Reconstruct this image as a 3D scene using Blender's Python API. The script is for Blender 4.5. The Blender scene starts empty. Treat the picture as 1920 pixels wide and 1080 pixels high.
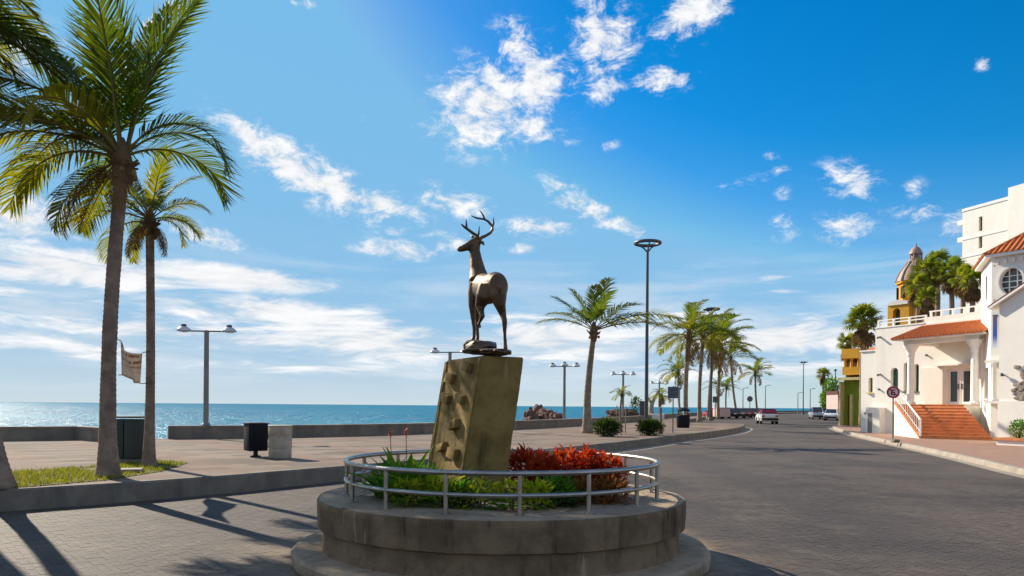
import bpy, bmesh, math, random
from mathutils import Vector, Matrix, Euler, noise as mnoise

random.seed(7)
R = math.radians
scene = bpy.context.scene
COL = scene.collection

# ------------------------------------------------------------------ camera
FPX, HX, HY, ROLL, CAMZ = 1410.0, 960.0, 761.0, 0.008, 1.6
cam_data = bpy.data.cameras.new("camera")
cam_data.sensor_width = 36.0
cam_data.lens = 36.0 * FPX / 1920.0
cam_data.shift_y = (HY - 540.0) / 1920.0
cam_data.clip_start = 0.1
cam_data.clip_end = 60000.0
cam = bpy.data.objects.new("camera", cam_data)
cam.location = (0, 0, CAMZ)
cam.rotation_euler = (math.pi / 2, -ROLL, 0)
COL.objects.link(cam)
scene.camera = cam

# ------------------------------------------------------------------ light
SUN_AZ = R(-44.5)      # left of the view direction (+Y)
SUN_EL = R(31)
EXPOSURE = 0.58
sun_dir = Vector((math.sin(SUN_AZ) * math.cos(SUN_EL), math.cos(SUN_AZ) * math.cos(SUN_EL), math.sin(SUN_EL)))
sl = bpy.data.lights.new("sun", 'SUN')
sl.energy = 5.0
sl.angle = R(0.55)
sl.color = (1.0, 0.89, 0.72)
so = bpy.data.objects.new("sun", sl)
so.rotation_euler = sun_dir.to_track_quat('Z', 'Y').to_euler()
so.location = (-30, 30, 40)
COL.objects.link(so)

world = bpy.data.worlds.new("World")
scene.world = world
world.use_nodes = True
wn = world.node_tree
wn.nodes.clear()


def wnode(t, **kw):
    n = wn.nodes.new(t)
    for k, v in kw.items():
        setattr(n, k, v)
    return n


def wmath(op, a, b=None, c=None, clamp=False):
    n = wnode('ShaderNodeMath', operation=op, use_clamp=clamp)
    for i, x in enumerate((a, b, c)):
        if x is None:
            continue
        if isinstance(x, (int, float)):
            n.inputs[i].default_value = x
        else:
            wn.links.new(x, n.inputs[i])
    return n.outputs[0]


def wsmooth(x, lo, hi, a=0.0, b=1.0):
    n = wnode('ShaderNodeMapRange', interpolation_type='SMOOTHSTEP')
    wn.links.new(x, n.inputs[0])
    n.inputs[1].default_value = lo
    n.inputs[2].default_value = hi
    n.inputs[3].default_value = a
    n.inputs[4].default_value = b
    return n.outputs[0]


sky = wnode('ShaderNodeTexSky', sky_type='NISHITA')
sky.sun_disc = False
sky.sun_elevation = SUN_EL
sky.sun_rotation = SUN_AZ
sky.altitude = 0.0
sky.air_density = 1.0
sky.dust_density = 0.6
sky.ozone_density = 2.2
hsv = wnode('ShaderNodeHueSaturation')
hsv.inputs['Saturation'].default_value = 1.64
hsv.inputs['Value'].default_value = 1.03
cap = wnode('ShaderNodeVectorMath', operation='MINIMUM')
cap.inputs[1].default_value = (2.9, 4.15, 5.45)
wn.links.new(sky.outputs[0], cap.inputs[0])
wn.links.new(cap.outputs[0], hsv.inputs['Color'])

tc = wnode('ShaderNodeTexCoord')
sep = wnode('ShaderNodeSeparateXYZ')
wn.links.new(tc.outputs['Generated'], sep.inputs[0])
AZ = wmath('ARCTAN2', sep.outputs[0], sep.outputs[1])
EL = wmath('ARCSINE', sep.outputs[2])


def wvec(x, y, z=0.0):
    n = wnode('ShaderNodeCombineXYZ')
    for i, v in enumerate((x, y, z)):
        if isinstance(v, (int, float)):
            n.inputs[i].default_value = v
        else:
            wn.links.new(v, n.inputs[i])
    return n.outputs[0]


def wnoise(vec, scale, detail=6.0, rough=0.55, dist=0.0):
    n = wnode('ShaderNodeTexNoise')
    wn.links.new(vec, n.inputs['Vector'])
    n.inputs['Scale'].default_value = scale
    n.inputs['Detail'].default_value = detail
    n.inputs['Roughness'].default_value = rough
    n.inputs['Distortion'].default_value = dist
    return n.outputs['Fac']


# clouds: (px, py, rx, ry, rotation, strength) read off the photograph, turned into sky directions
CLOUDS = [
    (905, 195, 105, 75, 20, 1.0), (1000, 150, 75, 60, 0, 1.0), (955, 80, 40, 45, 40, .75), (975, 235, 95, 30, -12, .8),
    (1125, 70, 60, 62, 35, .95), (1130, 165, 45, 26, 0, .8), (1232, 150, 62, 22, 0, .8), (1290, 22, 75, 40, 20, .95),
    (1085, 10, 20, 16, 0, .6), (470, 265, 90, 30, -30, 1.0), (540, 310, 120, 40, -30, 1.0), (620, 350, 120, 36, -26, 1.05), (700, 382, 100, 28, -14, .95),
    (850, 380, 80, 26, -8, .8), (730, 428, 34, 15, 0, .7), (740, 470, 85, 22, 0, .9), (830, 455, 55, 20, 0, .7),
    (1000, 426, 66, 18, 0, .85), (1090, 385, 85, 24, -28, .9), (1160, 420, 60, 18, -28, .8), (960, 465, 40, 12, 0, .6),
    (1436, 297, 22, 10, 0, .65), (1450, 320, 34, 11, 0, .6), (1385, 345, 55, 14, 0, .5), (1590, 340, 70, 34, -20, .72),
    (1585, 425, 60, 32, 0, .75), (1465, 425, 36, 26, 0, .6), (1470, 360, 26, 16, 0, .5), (1705, 355, 30, 20, 0, .55), (1720, 400, 60, 22, 0, .6),
    (1790, 420, 50, 30, 20, .7), (1838, 118, 18, 13, 0, .62), (676, 216, 18, 18, 0, .55), (806, 250, 16, 12, 0, .6),
    (1132, 273, 28, 10, 10, .55), (1440, 525, 45, 12, 8, .55), (1455, 548, 60, 7, 0, .6), (560, 5, 40, 10, 0, .6),
    (40, 410, 130, 48, -6, 1.0), (380, 440, 90, 22, -14, .8), (130, 505, 260, 40, -2, 1.15), (430, 522, 230, 24, -2, 1.15),
    (60, 560, 240, 26, -6, .75), (520, 588, 300, 32, -4, 1.0), (350, 625, 320, 30, -3, .95), (720, 640, 260, 40, -3, 1.05),
    (1020, 636, 200, 44, 0, 1.1), (1480, 634, 200, 36, 2, 1.12), (1250, 600, 160, 22, 0, .55), (120, 650, 260, 26, -4, .7),
    (1400, 692, 320, 24, 0, .8), (620, 690, 400, 18, 0, .45), (30, 90, 90, 50, 10, .7), (330, 10, 30, 16, 0, .5),
]
AE = wvec(AZ, EL, 0.0)
total = None
for (px, py, rx, ry, rot, amp) in CLOUDS:
    tx = (px - HX) / FPX
    a0 = math.atan(tx)
    e0 = math.atan((HY + 0.008 * (px - HX) - py) / FPX * math.cos(a0))
    sx = FPX / (math.cos(a0) ** 2) / rx
    sy = FPX / math.cos(a0) / ry
    mp = wnode('ShaderNodeMapping', vector_type='TEXTURE')
    wn.links.new(AE, mp.inputs['Vector'])
    mp.inputs['Location'].default_value = (a0, e0, 0)
    mp.inputs['Rotation'].default_value = (0, 0, R(rot))
    mp.inputs['Scale'].default_value = (1 / sx, 1 / sy, 1)
    dt = wnode('ShaderNodeVectorMath', operation='DOT_PRODUCT')
    wn.links.new(mp.outputs[0], dt.inputs[0])
    wn.links.new(mp.outputs[0], dt.inputs[1])
    g = wmath('MULTIPLY', wmath('POWER', 0.4066, dt.outputs['Value']), amp)
    total = g if total is None else wmath('MAXIMUM', total, g)
pv = wvec(wmath('MULTIPLY', AZ, 1.0), wmath('MULTIPLY', EL, 1.7), 0.0)
# low clouds are drawn out into level streaks, high ones are broken and ragged
n1a = wnoise(pv, 23.0, 11.0, 0.72, 0.35)
pv2 = wvec(wmath('MULTIPLY', AZ, 1.0), wmath('MULTIPLY', EL, 5.5), 1.7)
n1b = wnoise(pv2, 8.0, 9.0, 0.62, 0.5)
low_f = wsmooth(EL, 0.24, 0.12)
nmx = wnode('ShaderNodeMix', data_type='FLOAT')
wn.links.new(low_f, nmx.inputs[0])
wn.links.new(n1a, nmx.inputs[2])
wn.links.new(n1b, nmx.inputs[3])
n1 = nmx.outputs[0]
n2 = wnoise(pv, 5.0, 5.0, 0.55, 0.2)
# broken cloud goes on out of view, thickened there to add white fill light
side = wsmooth(wmath('ABSOLUTE', AZ), 0.66, 0.9)
gen = wmath('MULTIPLY', wmath('MULTIPLY', wsmooth(n2, 0.40, 0.60), 0.95), side)
total = wmath('MAXIMUM', total, gen)
dens = wmath('ADD', wmath('MULTIPLY', total, 1.0), wmath('MULTIPLY', wmath('SUBTRACT', n1, 0.5), 3.7))
dens = wmath('MULTIPLY', wsmooth(dens, 0.22, 1.15), wsmooth(total, 0.06, 0.5))
# thin streaky haze low over the horizon, all the way round
hv = wvec(wmath('MULTIPLY', AZ, 1.0), wmath('MULTIPLY', EL, 7.0), 3.0)
n3 = wnoise(hv, 3.2, 7.0, 0.6, 0.4)
band = wmath('MULTIPLY', wsmooth(EL, 0.0, 0.05), wsmooth(EL, 0.24, 0.10))
haze_f = wmath('MULTIPLY', wmath('MULTIPLY', wsmooth(n3, 0.40, 0.68), band), 0.55)
cover = wmath('MAXIMUM', dens, haze_f)
cover = wmath('MULTIPLY', cover, wsmooth(EL, 0.0, 0.02), clamp=True)
# cloud shade: thick parts a little greyer
shade = wsmooth(n1, 0.35, 0.75, 0.86, 1.06)
cl_col = wnode('ShaderNodeVectorMath', operation='SCALE')
cl_col.inputs[0].default_value = (6.5, 6.6, 6.75)
wn.links.new(shade, cl_col.inputs[3])
mix = wnode('ShaderNodeMix', data_type='RGBA')
wn.links.new(cover, mix.inputs[0])
# pale moist air low over the sea, reaching higher on the sun's side
h_air = wmath('SUBTRACT', 0.095, wmath('MULTIPLY', wmath('SINE', AZ), 0.035))
air = wmath('POWER', 2.718, wmath('DIVIDE', wmath('MULTIPLY', wmath('MAXIMUM', EL, 0.0), -1.0), h_air))
amix = wnode('ShaderNodeMix', data_type='RGBA')
wn.links.new(wmath('MULTIPLY', air, 0.97), amix.inputs[0])
wn.links.new(hsv.outputs[0], amix.inputs[6])
amix.inputs[7].default_value = (4.25, 4.95, 5.3, 1)
wn.links.new(amix.outputs[2], mix.inputs[6])
wn.links.new(cl_col.outputs[0], mix.inputs[7])
bg = wnode('ShaderNodeBackground')
bg.inputs['Strength'].default_value = 0.098
wn.links.new(mix.outputs[2], bg.inputs['Color'])
wo = wnode('ShaderNodeOutputWorld')
wn.links.new(bg.outputs[0], wo.inputs['Surface'])
world.cycles.sampling_method = 'MANUAL'
world.cycles.sample_map_resolution = 512

scene.view_settings.view_transform = 'Standard'
scene.view_settings.look = 'None'
scene.view_settings.exposure = EXPOSURE
scene.view_settings.gamma = 1.0
scene.view_settings.use_curve_mapping = False
scene.cycles.max_bounces = 6
scene.cycles.diffuse_bounces = 3
scene.cycles.glossy_bounces = 3
scene.cycles.transmission_bounces = 4
scene.cycles.transparent_max_bounces = 6
scene.cycles.caustics_reflective = False
scene.cycles.caustics_refractive = False
scene.cycles.sample_clamp_indirect = 6.0
scene.cycles.use_denoising = True

# ------------------------------------------------------------------ pixel -> place
CAMP = Vector((0, 0, CAMZ))
RV = Vector((math.cos(ROLL), 0, math.sin(ROLL)))
UV_ = Vector((-math.sin(ROLL), 0, math.cos(ROLL)))


def ray(px, py):
    return Vector((0, 1, 0)) + RV * ((px - HX) / FPX) + UV_ * ((HY - py) / FPX)


def G(px, py, z=0.0):
    d = ray(px, py)
    return CAMP + d * ((z - CAMZ) / d.z)


def at(px, py, Y):
    return CAMP + ray(px, py) * Y


def on_plane(px, py, p0, n):
    d = ray(px, py)
    return CAMP + d * ((p0 - CAMP).dot(n) / d.dot(n))


# ------------------------------------------------------------------ mesh helpers
class MB:
    def __init__(s):
        s.v, s.f, s.m = [], [], []

    def add(s, vs, fs, mi=0):
        o = len(s.v)
        s.v += [tuple(x) for x in vs]
        s.f += [tuple(i + o for i in f) for f in fs]
        s.m += [mi] * len(fs)

    def box(s, c, size, rz=0.0, mat=None, mi=0):
        hx, hy, hz = size[0] / 2, size[1] / 2, size[2] / 2
        M = mat if mat is not None else Matrix.Rotation(rz, 3, 'Z')
        vs = []
        for x in (-hx, hx):
            for y in (-hy, hy):
                for z in (-hz, hz):
                    vs.append(Vector(c) + M @ Vector((x, y, z)))
        s.add(vs, [(0, 1, 3, 2), (4, 6, 7, 5), (0, 4, 5, 1), (2, 3, 7, 6), (0, 2, 6, 4), (1, 5, 7, 3)], mi)
        return s

    def cbox(s, c, size, b=0.02, rz=0.0, mat=None, mi=0):
        """box with chamfered edges"""
        M = mat if mat is not None else Matrix.Rotation(rz, 3, 'Z')
        bm = bmesh.new()
        bmesh.ops.create_cube(bm, size=1.0)
        bmesh.ops.scale(bm, vec=size, verts=bm.verts)
        bmesh.ops.bevel(bm, geom=bm.edges[:], offset=b, segments=2, affect='EDGES', profile=0.6)
        bm.verts.index_update()
        s.add([Vector(c) + M @ v.co for v in bm.verts], [[v.index for v in f.verts] for f in bm.faces], mi)
        bm.free()
        return s

    def tube(s, pts, rad, n=8, cap=True, mi=0):
        pts = [Vector(p) for p in pts]
        if isinstance(rad, (int, float)):
            rad = [rad] * len(pts)
        t0 = (pts[1] - pts[0]).normalized()
        a = t0.orthogonal().normalized()
        rings = []
        for i, p in enumerate(pts):
            t = (pts[min(i + 1, len(pts) - 1)] - pts[max(i - 1, 0)]).normalized()
            a = (a - t * a.dot(t)).normalized()
            b = t.cross(a)
            rr = rad[i]
            ra, rb = rr if isinstance(rr, tuple) else (rr, rr)
            rings.append([p + a * math.cos(2 * math.pi * k / n) * ra + b * math.sin(2 * math.pi * k / n) * rb for k in range(n)])
        vs = [v for r in rings for v in r]
        fs = []
        for i in range(len(pts) - 1):
            for k in range(n):
                k2 = (k + 1) % n
                fs.append((i * n + k, i * n + k2, (i + 1) * n + k2, (i + 1) * n + k))
        if cap:
            fs.append(tuple(range(n - 1, -1, -1)))
            fs.append(tuple((len(pts) - 1) * n + k for k in range(n)))
        s.add(vs, fs, mi)
        return s

    def loft(s, st, n=16, mi=0):
        """st: (point, half width, half height); width is horizontal"""
        pts = [Vector(q[0]) for q in st]
        vs, fs = [], []
        for i, p in enumerate(pts):
            t = (pts[min(i + 1, len(pts) - 1)] - pts[max(i - 1, 0)]).normalized()
            a = t.cross(Vector((0, 0, 1)))
            a = a.normalized() if a.length > 1e-3 else Vector((1, 0, 0))
            b = a.cross(t).normalized()
            for k in range(n):
                q = 2 * math.pi * k / n
                vs.append(p + a * math.cos(q) * st[i][1] + b * math.sin(q) * st[i][2])
        for i in range(len(pts) - 1):
            for k in range(n):
                k2 = (k + 1) % n
                fs.append((i * n + k, i * n + k2, (i + 1) * n + k2, (i + 1) * n + k))
        fs.append(tuple(range(n - 1, -1, -1)))
        fs.append(tuple((len(pts) - 1) * n + k for k in range(n)))
        s.add(vs, fs, mi)
        return s

    def lathe(s, prof, n=64, c=(0, 0, 0), mi=0, closed=False, a0=0.0):
        c = Vector(c)
        vs, fs = [], []
        m = len(prof)
        for (r, z) in prof:
            for k in range(n):
                q = a0 + 2 * math.pi * k / n
                vs.append(c + Vector((r * math.cos(q), r * math.sin(q), z)))
        rng = m if closed else m - 1
        for i in range(rng):
            j = (i + 1) % m
            for k in range(n):
                k2 = (k + 1) % n
                fs.append((i * n + k, i * n + k2, j * n + k2, j * n + k))
        if not closed:
            if prof[0][0] > 1e-6:
                fs.append(tuple(range(n - 1, -1, -1)))
            if prof[-1][0] > 1e-6:
                fs.append(tuple((m - 1) * n + k for k in range(n)))
        s.add(vs, fs, mi)
        return s

    def prism(s, poly, z0, z1, mi=0):
        n = len(poly)
        vs = [Vector((p[0], p[1], z0)) for p in poly] + [Vector((p[0], p[1], z1)) for p in poly]
        fs = [tuple(range(n - 1, -1, -1)), tuple(range(n, 2 * n))]
        for i in range(n):
            j = (i + 1) % n
            fs.append((i, j, n + j, n + i))
        s.add(vs, fs, mi)
        return s

    def slab(s, poly3, off, mi=0):
        """polygon in space extruded by the vector off"""
        n = len(poly3)
        vs = [Vector(p) for p in poly3] + [Vector(p) + Vector(off) for p in poly3]
        fs = [tuple(range(n - 1, -1, -1)), tuple(range(n, 2 * n))]
        for i in range(n):
            j = (i + 1) % n
            fs.append((i, j, n + j, n + i))
        s.add(vs, fs, mi)
        return s

    def mesh(s, name, mats, smooth=False, fix=True):
        me = bpy.data.meshes.new(name)
        me.from_pydata(s.v, [], s.f)
        for m in (mats if isinstance(mats, (list, tuple)) else [mats]):
            me.materials.append(m)
        if any(s.m):
            me.polygons.foreach_set('material_index', s.m)
        if fix:
            bm = bmesh.new()
            bm.from_mesh(me)
            bmesh.ops.recalc_face_normals(bm, faces=bm.faces)
            bm.to_mesh(me)
            bm.free()
        if smooth:
            me.polygons.foreach_set('use_smooth', [True] * len(me.polygons))
            if smooth != 'all':
                me.set_sharp_from_angle(angle=R(38))
        me.update()
        return me

    def build(s, name, mats, parent=None, smooth=False, fix=True):
        """vertices are in world space; with a parent they are moved into its frame"""
        if parent is not None:
            inv = PW(parent).inverted()
            s.v = [tuple(inv @ Vector(v)) for v in s.v]
        o = bpy.data.objects.new(name, s.mesh(name, mats, smooth, fix))
        COL.objects.link(o)
        o.parent = parent
        return o


def PW(o):
    M = o.matrix_basis.copy()
    while o.parent is not None:
        o = o.parent
        M = o.matrix_basis @ M
    return M


def tag(o, label=None, cat=None, group=None, kind=None):
    if label:
        o['label'] = label
    if cat:
        o['category'] = cat
    if group:
        o['group'] = group
    if kind:
        o['kind'] = kind
    return o


def empty(name, loc, label, cat, group=None, rz=0.0):
    o = bpy.data.objects.new(name, None)
    o.empty_display_size = 0.2
    o.location = loc
    o.rotation_euler = (0, 0, rz)
    COL.objects.link(o)
    return tag(o, label, cat, group)


def inst(name, me, parent=None, loc=(0, 0, 0), rot=(0, 0, 0), scale=1.0):
    o = bpy.data.objects.new(name, me)
    o.location = loc
    o.rotation_euler = rot
    o.scale = (scale,) * 3 if isinstance(scale, (int, float)) else scale
    COL.objects.link(o)
    o.parent = parent
    return o


# ------------------------------------------------------------------ materials
def nt_mat(name):
    m = bpy.data.materials.new(name)
    m.use_nodes = True
    nt = m.node_tree
    b = nt.nodes['Principled BSDF']
    return m, nt, b


def nz(nt, vec, scale, detail=5.0, rough=0.6, dist=0.0):
    n = nt.nodes.new('ShaderNodeTexNoise')
    n.inputs['Scale'].default_value = scale
    n.inputs['Detail'].default_value = detail
    n.inputs['Roughness'].default_value = rough
    n.inputs['Distortion'].default_value = dist
    if vec is not None:
        nt.links.new(vec, n.inputs['Vector'])
    return n.outputs['Fac']


def mrange(nt, x, lo, hi, a=0.0, b=1.0):
    n = nt.nodes.new('ShaderNodeMapRange')
    n.interpolation_type = 'SMOOTHSTEP'
    nt.links.new(x, n.inputs[0])
    for i, v in enumerate((lo, hi, a, b)):
        n.inputs[i + 1].default_value = v
    return n.outputs[0]


def cmix(nt, fac, a, b, blend='MIX'):
    n = nt.nodes.new('ShaderNodeMix')
    n.data_type = 'RGBA'
    n.blend_type = blend
    if isinstance(fac, (int, float)):
        n.inputs[0].default_value = fac
    else:
        nt.links.new(fac, n.inputs[0])
    for i, v in ((6, a), (7, b)):
        if isinstance(v, (tuple, list)):
            n.inputs[i].default_value = (*v[:3], 1.0)
        else:
            nt.links.new(v, n.inputs[i])
    return n.outputs[2]


def nmath(nt, op, a, b=None, clamp=False):
    n = nt.nodes.new('ShaderNodeMath')
    n.operation = op
    n.use_clamp = clamp
    for i, x in enumerate((a, b)):
        if x is None:
            continue
        if isinstance(x, (int, float)):
            n.inputs[i].default_value = x
        else:
            nt.links.new(x, n.inputs[i])
    return n.outputs[0]


def coords(nt, scale=None, world_space=False):
    if world_space:
        v = nt.nodes.new('ShaderNodeNewGeometry').outputs['Position']
    else:
        v = nt.nodes.new('ShaderNodeTexCoord').outputs['Object']
    if scale:
        m = nt.nodes.new('ShaderNodeMapping')
        m.inputs['Scale'].default_value = scale
        nt.links.new(v, m.inputs['Vector'])
        v = m.outputs['Vector']
    return v


def bump(nt, b, h, strength=0.3, dist=0.02):
    n = nt.nodes.new('ShaderNodeBump')
    n.inputs['Strength'].default_value = strength
    n.inputs['Distance'].default_value = dist
    nt.links.new(h, n.inputs['Height'])
    nt.links.new(n.outputs['Normal'], b.inputs['Normal'])


def surf(name, c1, c2=None, scale=3.0, rough=0.7, metal=0.0, stain=None, stain_scale=0.8, stain_amt=0.6,
         bump_s=0.15, bump_scale=40.0, spec=0.4, streak=False, world_space=True):
    m, nt, b = nt_mat(name)
    c2 = c2 or tuple(x * 0.8 for x in c1)
    v = coords(nt, world_space=world_space)
    f = mrange(nt, nz(nt, v, scale, 6.0, 0.65), 0.32, 0.68)
    col = cmix(nt, f, c1, c2)
    if stain:
        sv = coords(nt, (1, 1, 0.12) if streak else None, world_space)
        sf = nmath(nt, 'MULTIPLY', mrange(nt, nz(nt, sv, stain_scale, 7.0, 0.65, 0.3), 0.46, 0.72), stain_amt)
        col = cmix(nt, sf, col, stain)
    nt.links.new(col, b.inputs['Base Color'])
    b.inputs['Roughness'].default_value = rough
    b.inputs['Metallic'].default_value = metal
    b.inputs['Specular IOR Level'].default_value = spec
    if bump_s:
        bump(nt, b, nz(nt, v, bump_scale, 4.0, 0.6), bump_s, 0.01)
    return m


def leaf_mat(name, c1, c2, c3, trans=0.4, rough=0.45):
    """leaf colour varies from object to object and along the leaf; light passes through"""
    m, nt, b = nt_mat(name)
    oi = nt.nodes.new('ShaderNodeObjectInfo')
    geo = nt.nodes.new('ShaderNodeNewGeometry')
    v = coords(nt, world_space=True)
    r = nmath(nt, 'ADD', nmath(nt, 'MULTIPLY', oi.outputs['Random'], 0.5),
              nmath(nt, 'MULTIPLY', geo.outputs['Random Per Island'], 0.5))
    col = cmix(nt, mrange(nt, r, 0.15, 0.85), c1, c2)
    col = cmix(nt, nmath(nt, 'MULTIPLY', mrange(nt, nz(nt, v, 2.5, 4.0), 0.5, 0.75), 0.8), col, c3)
    nt.links.new(col, b.inputs['Base Color'])
    b.inputs['Roughness'].default_value = max(rough, .6)
    b.inputs['Specular IOR Level'].default_value = 0.15
    t = nt.nodes.new('ShaderNodeBsdfTranslucent')
    g = nt.nodes.new('ShaderNodeMix')
    g.data_type = 'RGBA'
    g.blend_type = 'MULTIPLY'
    g.inputs[0].default_value = 1.0
    nt.links.new(col, g.inputs[6])
    g.inputs[7].default_value = (1.95, 2.05, 0.7, 1)
    nt.links.new(g.outputs[2], t.inputs['Color'])
    ms = nt.nodes.new('ShaderNodeMixShader')
    ms.inputs[0].default_value = trans
    nt.links.new(b.outputs[0], ms.inputs[1])
    nt.links.new(t.outputs[0], ms.inputs[2])
    nt.links.new(ms.outputs[0], nt.nodes['Material Output'].inputs['Surface'])
    return m


def sand(nt, v, col):
    """sand swept against the round planter, and darker tyre-polished tracks along the road"""
    d = nt.nodes.new('ShaderNodeVectorMath')
    d.operation = 'DISTANCE'
    nt.links.new(v, d.inputs[0])
    d.inputs[1].default_value = (-0.10, 8.07, 0)
    rim = nmath(nt, 'ADD', d.outputs['Value'], nmath(nt, 'MULTIPLY', nmath(nt, 'SUBTRACT', nz(nt, v, 1.1, 6.0, 0.65), 0.5), 2.4))
    col = cmix(nt, nmath(nt, 'MULTIPLY', mrange(nt, rim, 3.1, 2.2), 0.75), col, (0.27, 0.195, 0.12))
    mp = nt.nodes.new('ShaderNodeMapping')
    mp.inputs['Rotation'].default_value = (0, 0, R(-20))
    mp.inputs['Scale'].default_value = (0.55, 0.035, 1)
    nt.links.new(v, mp.inputs['Vector'])
    col = cmix(nt, nmath(nt, 'MULTIPLY', mrange(nt, nz(nt, mp.outputs[0], 1.0, 4.0, 0.6, 0.4), 0.48, 0.66), 0.5), col, (0.062, 0.052, 0.048))
    spots = mrange(nt, nz(nt, v, 2.6, 3.0, 0.5, 0.8), 0.66, 0.74)
    return cmix(nt, nmath(nt, 'MULTIPLY', spots, 0.45), col, (0.045, 0.038, 0.035))


def concrete_mat(name, c1, c2, dark, pale, cracks=0.5):
    """old cast concrete: blotches, drip streaks, hairline cracks, pale lime runs"""
    m, nt, b = nt_mat(name)
    v = coords(nt, world_space=True)
    col = cmix(nt, mrange(nt, nz(nt, v, 2.6, 8.0, 0.7), 0.34, 0.66), c1, c2)
    sv = coords(nt, (1, 1, 0.10), True)
    st = mrange(nt, nz(nt, sv, 7.0, 6.0, 0.7, 0.2), 0.50, 0.70)
    st = nmath(nt, 'MULTIPLY', st, mrange(nt, nz(nt, v, 1.3, 4.0), 0.35, 0.6))
    col = cmix(nt, nmath(nt, 'MULTIPLY', st, 0.85), col, dark)
    run = nmath(nt, 'MULTIPLY', mrange(nt, nz(nt, sv, 13.0, 3.0, 0.5), 0.62, 0.72), mrange(nt, nz(nt, v, 0.9, 3.0), 0.5, 0.62))
    col = cmix(nt, nmath(nt, 'MULTIPLY', run, 0.6), col, pale)
    wv = nt.nodes.new('ShaderNodeVectorMath')
    wv.operation = 'ADD'
    nt.links.new(v, wv.inputs[0])
    ns = nt.nodes.new('ShaderNodeTexNoise')
    ns.inputs['Scale'].default_value = 3.0
    ns.inputs['Detail'].default_value = 5.0
    nt.links.new(v, ns.inputs['Vector'])
    sc = nt.nodes.new('ShaderNodeVectorMath')
    sc.operation = 'SCALE'
    sc.inputs[3].default_value = 0.35
    nt.links.new(ns.outputs['Color'], sc.inputs[0])
    nt.links.new(sc.outputs[0], wv.inputs[1])
    vo = nt.nodes.new('ShaderNodeTexVoronoi')
    vo.feature = 'DISTANCE_TO_EDGE'
    vo.inputs['Scale'].default_value = 1.15
    nt.links.new(wv.outputs[0], vo.inputs['Vector'])
    crack = nmath(nt, 'MULTIPLY', mrange(nt, vo.outputs['Distance'], 0.006, 0.001), mrange(nt, nz(nt, v, 1.4, 2.0), 0.53, 0.60))
    col = cmix(nt, nmath(nt, 'MULTIPLY', crack, cracks), col, (0.03, 0.022, 0.014))
    pits = mrange(nt, nz(nt, v, 38.0, 3.0, 0.6), 0.64, 0.72)
    col = cmix(nt, nmath(nt, 'MULTIPLY', pits, 0.5), col, dark)
    nt.links.new(col, b.inputs['Base Color'])
    b.inputs['Roughness'].default_value = 0.88
    b.inputs['Specular IOR Level'].default_value = 0.25
    h = nmath(nt, 'SUBTRACT', nmath(nt, 'MULTIPLY', nz(nt, v, 16.0, 7.0, 0.7), 1.0), nmath(nt, 'MULTIPLY', crack, 0.5 * cracks))
    bump(nt, b, h, 0.6, 0.02)
    return m


def paver_mat():
    m, nt, b = nt_mat('pavers')
    oi = nt.nodes.new('ShaderNodeObjectInfo')
    geo = nt.nodes.new('ShaderNodeNewGeometry')
    v = coords(nt, world_space=True)
    r = nmath(nt, 'FRACT', nmath(nt, 'ADD', oi.outputs['Random'], geo.outputs['Random Per Island']))
    col = cmix(nt, r, (0.088, 0.069, 0.056), (0.116, 0.092, 0.074))
    col = cmix(nt, mrange(nt, nz(nt, v, 0.35, 6.0, 0.6), 0.42, 0.66), col, (0.062, 0.051, 0.045))
    col = cmix(nt, nmath(nt, 'MULTIPLY', mrange(nt, nz(nt, v, 1.7, 7.0, 0.7), 0.5, 0.75), 0.5), col, (0.165, 0.130, 0.098))
    col = cmix(nt, nmath(nt, 'MULTIPLY', mrange(nt, nz(nt, v, 25.0, 4.0, 0.7), 0.5, 0.8), 0.4), col, (0.09, 0.08, 0.075))
    col = sand(nt, v, col)
    nt.links.new(col, b.inputs['Base Color'])
    b.inputs['Roughness'].default_value = 0.75
    b.inputs['Specular IOR Level'].default_value = 0.22
    bump(nt, b, nz(nt, v, 60.0, 5.0, 0.7), 0.35, 0.006)
    return m


def road_mat():
    m, nt, b = nt_mat('road_surface')
    v = coords(nt, world_space=True)
    col = cmix(nt, mrange(nt, nz(nt, v, 5.0, 6.0, 0.75), 0.3, 0.7), (0.088, 0.069, 0.056), (0.116, 0.092, 0.074))
    col = cmix(nt, mrange(nt, nz(nt, v, 0.35, 6.0, 0.6), 0.42, 0.66), col, (0.062, 0.051, 0.045))
    col = cmix(nt, nmath(nt, 'MULTIPLY', mrange(nt, nz(nt, v, 1.7, 7.0, 0.7), 0.5, 0.75), 0.5), col, (0.165, 0.130, 0.098))
    col = sand(nt, v, col)
    nt.links.new(col, b.inputs['Base Color'])
    b.inputs['Roughness'].default_value = 0.75
    b.inputs['Specular IOR Level'].default_value = 0.22
    bump(nt, b, nz(nt, v, 9.0, 6.0, 0.7), 0.5, 0.02)
    return m


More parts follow.
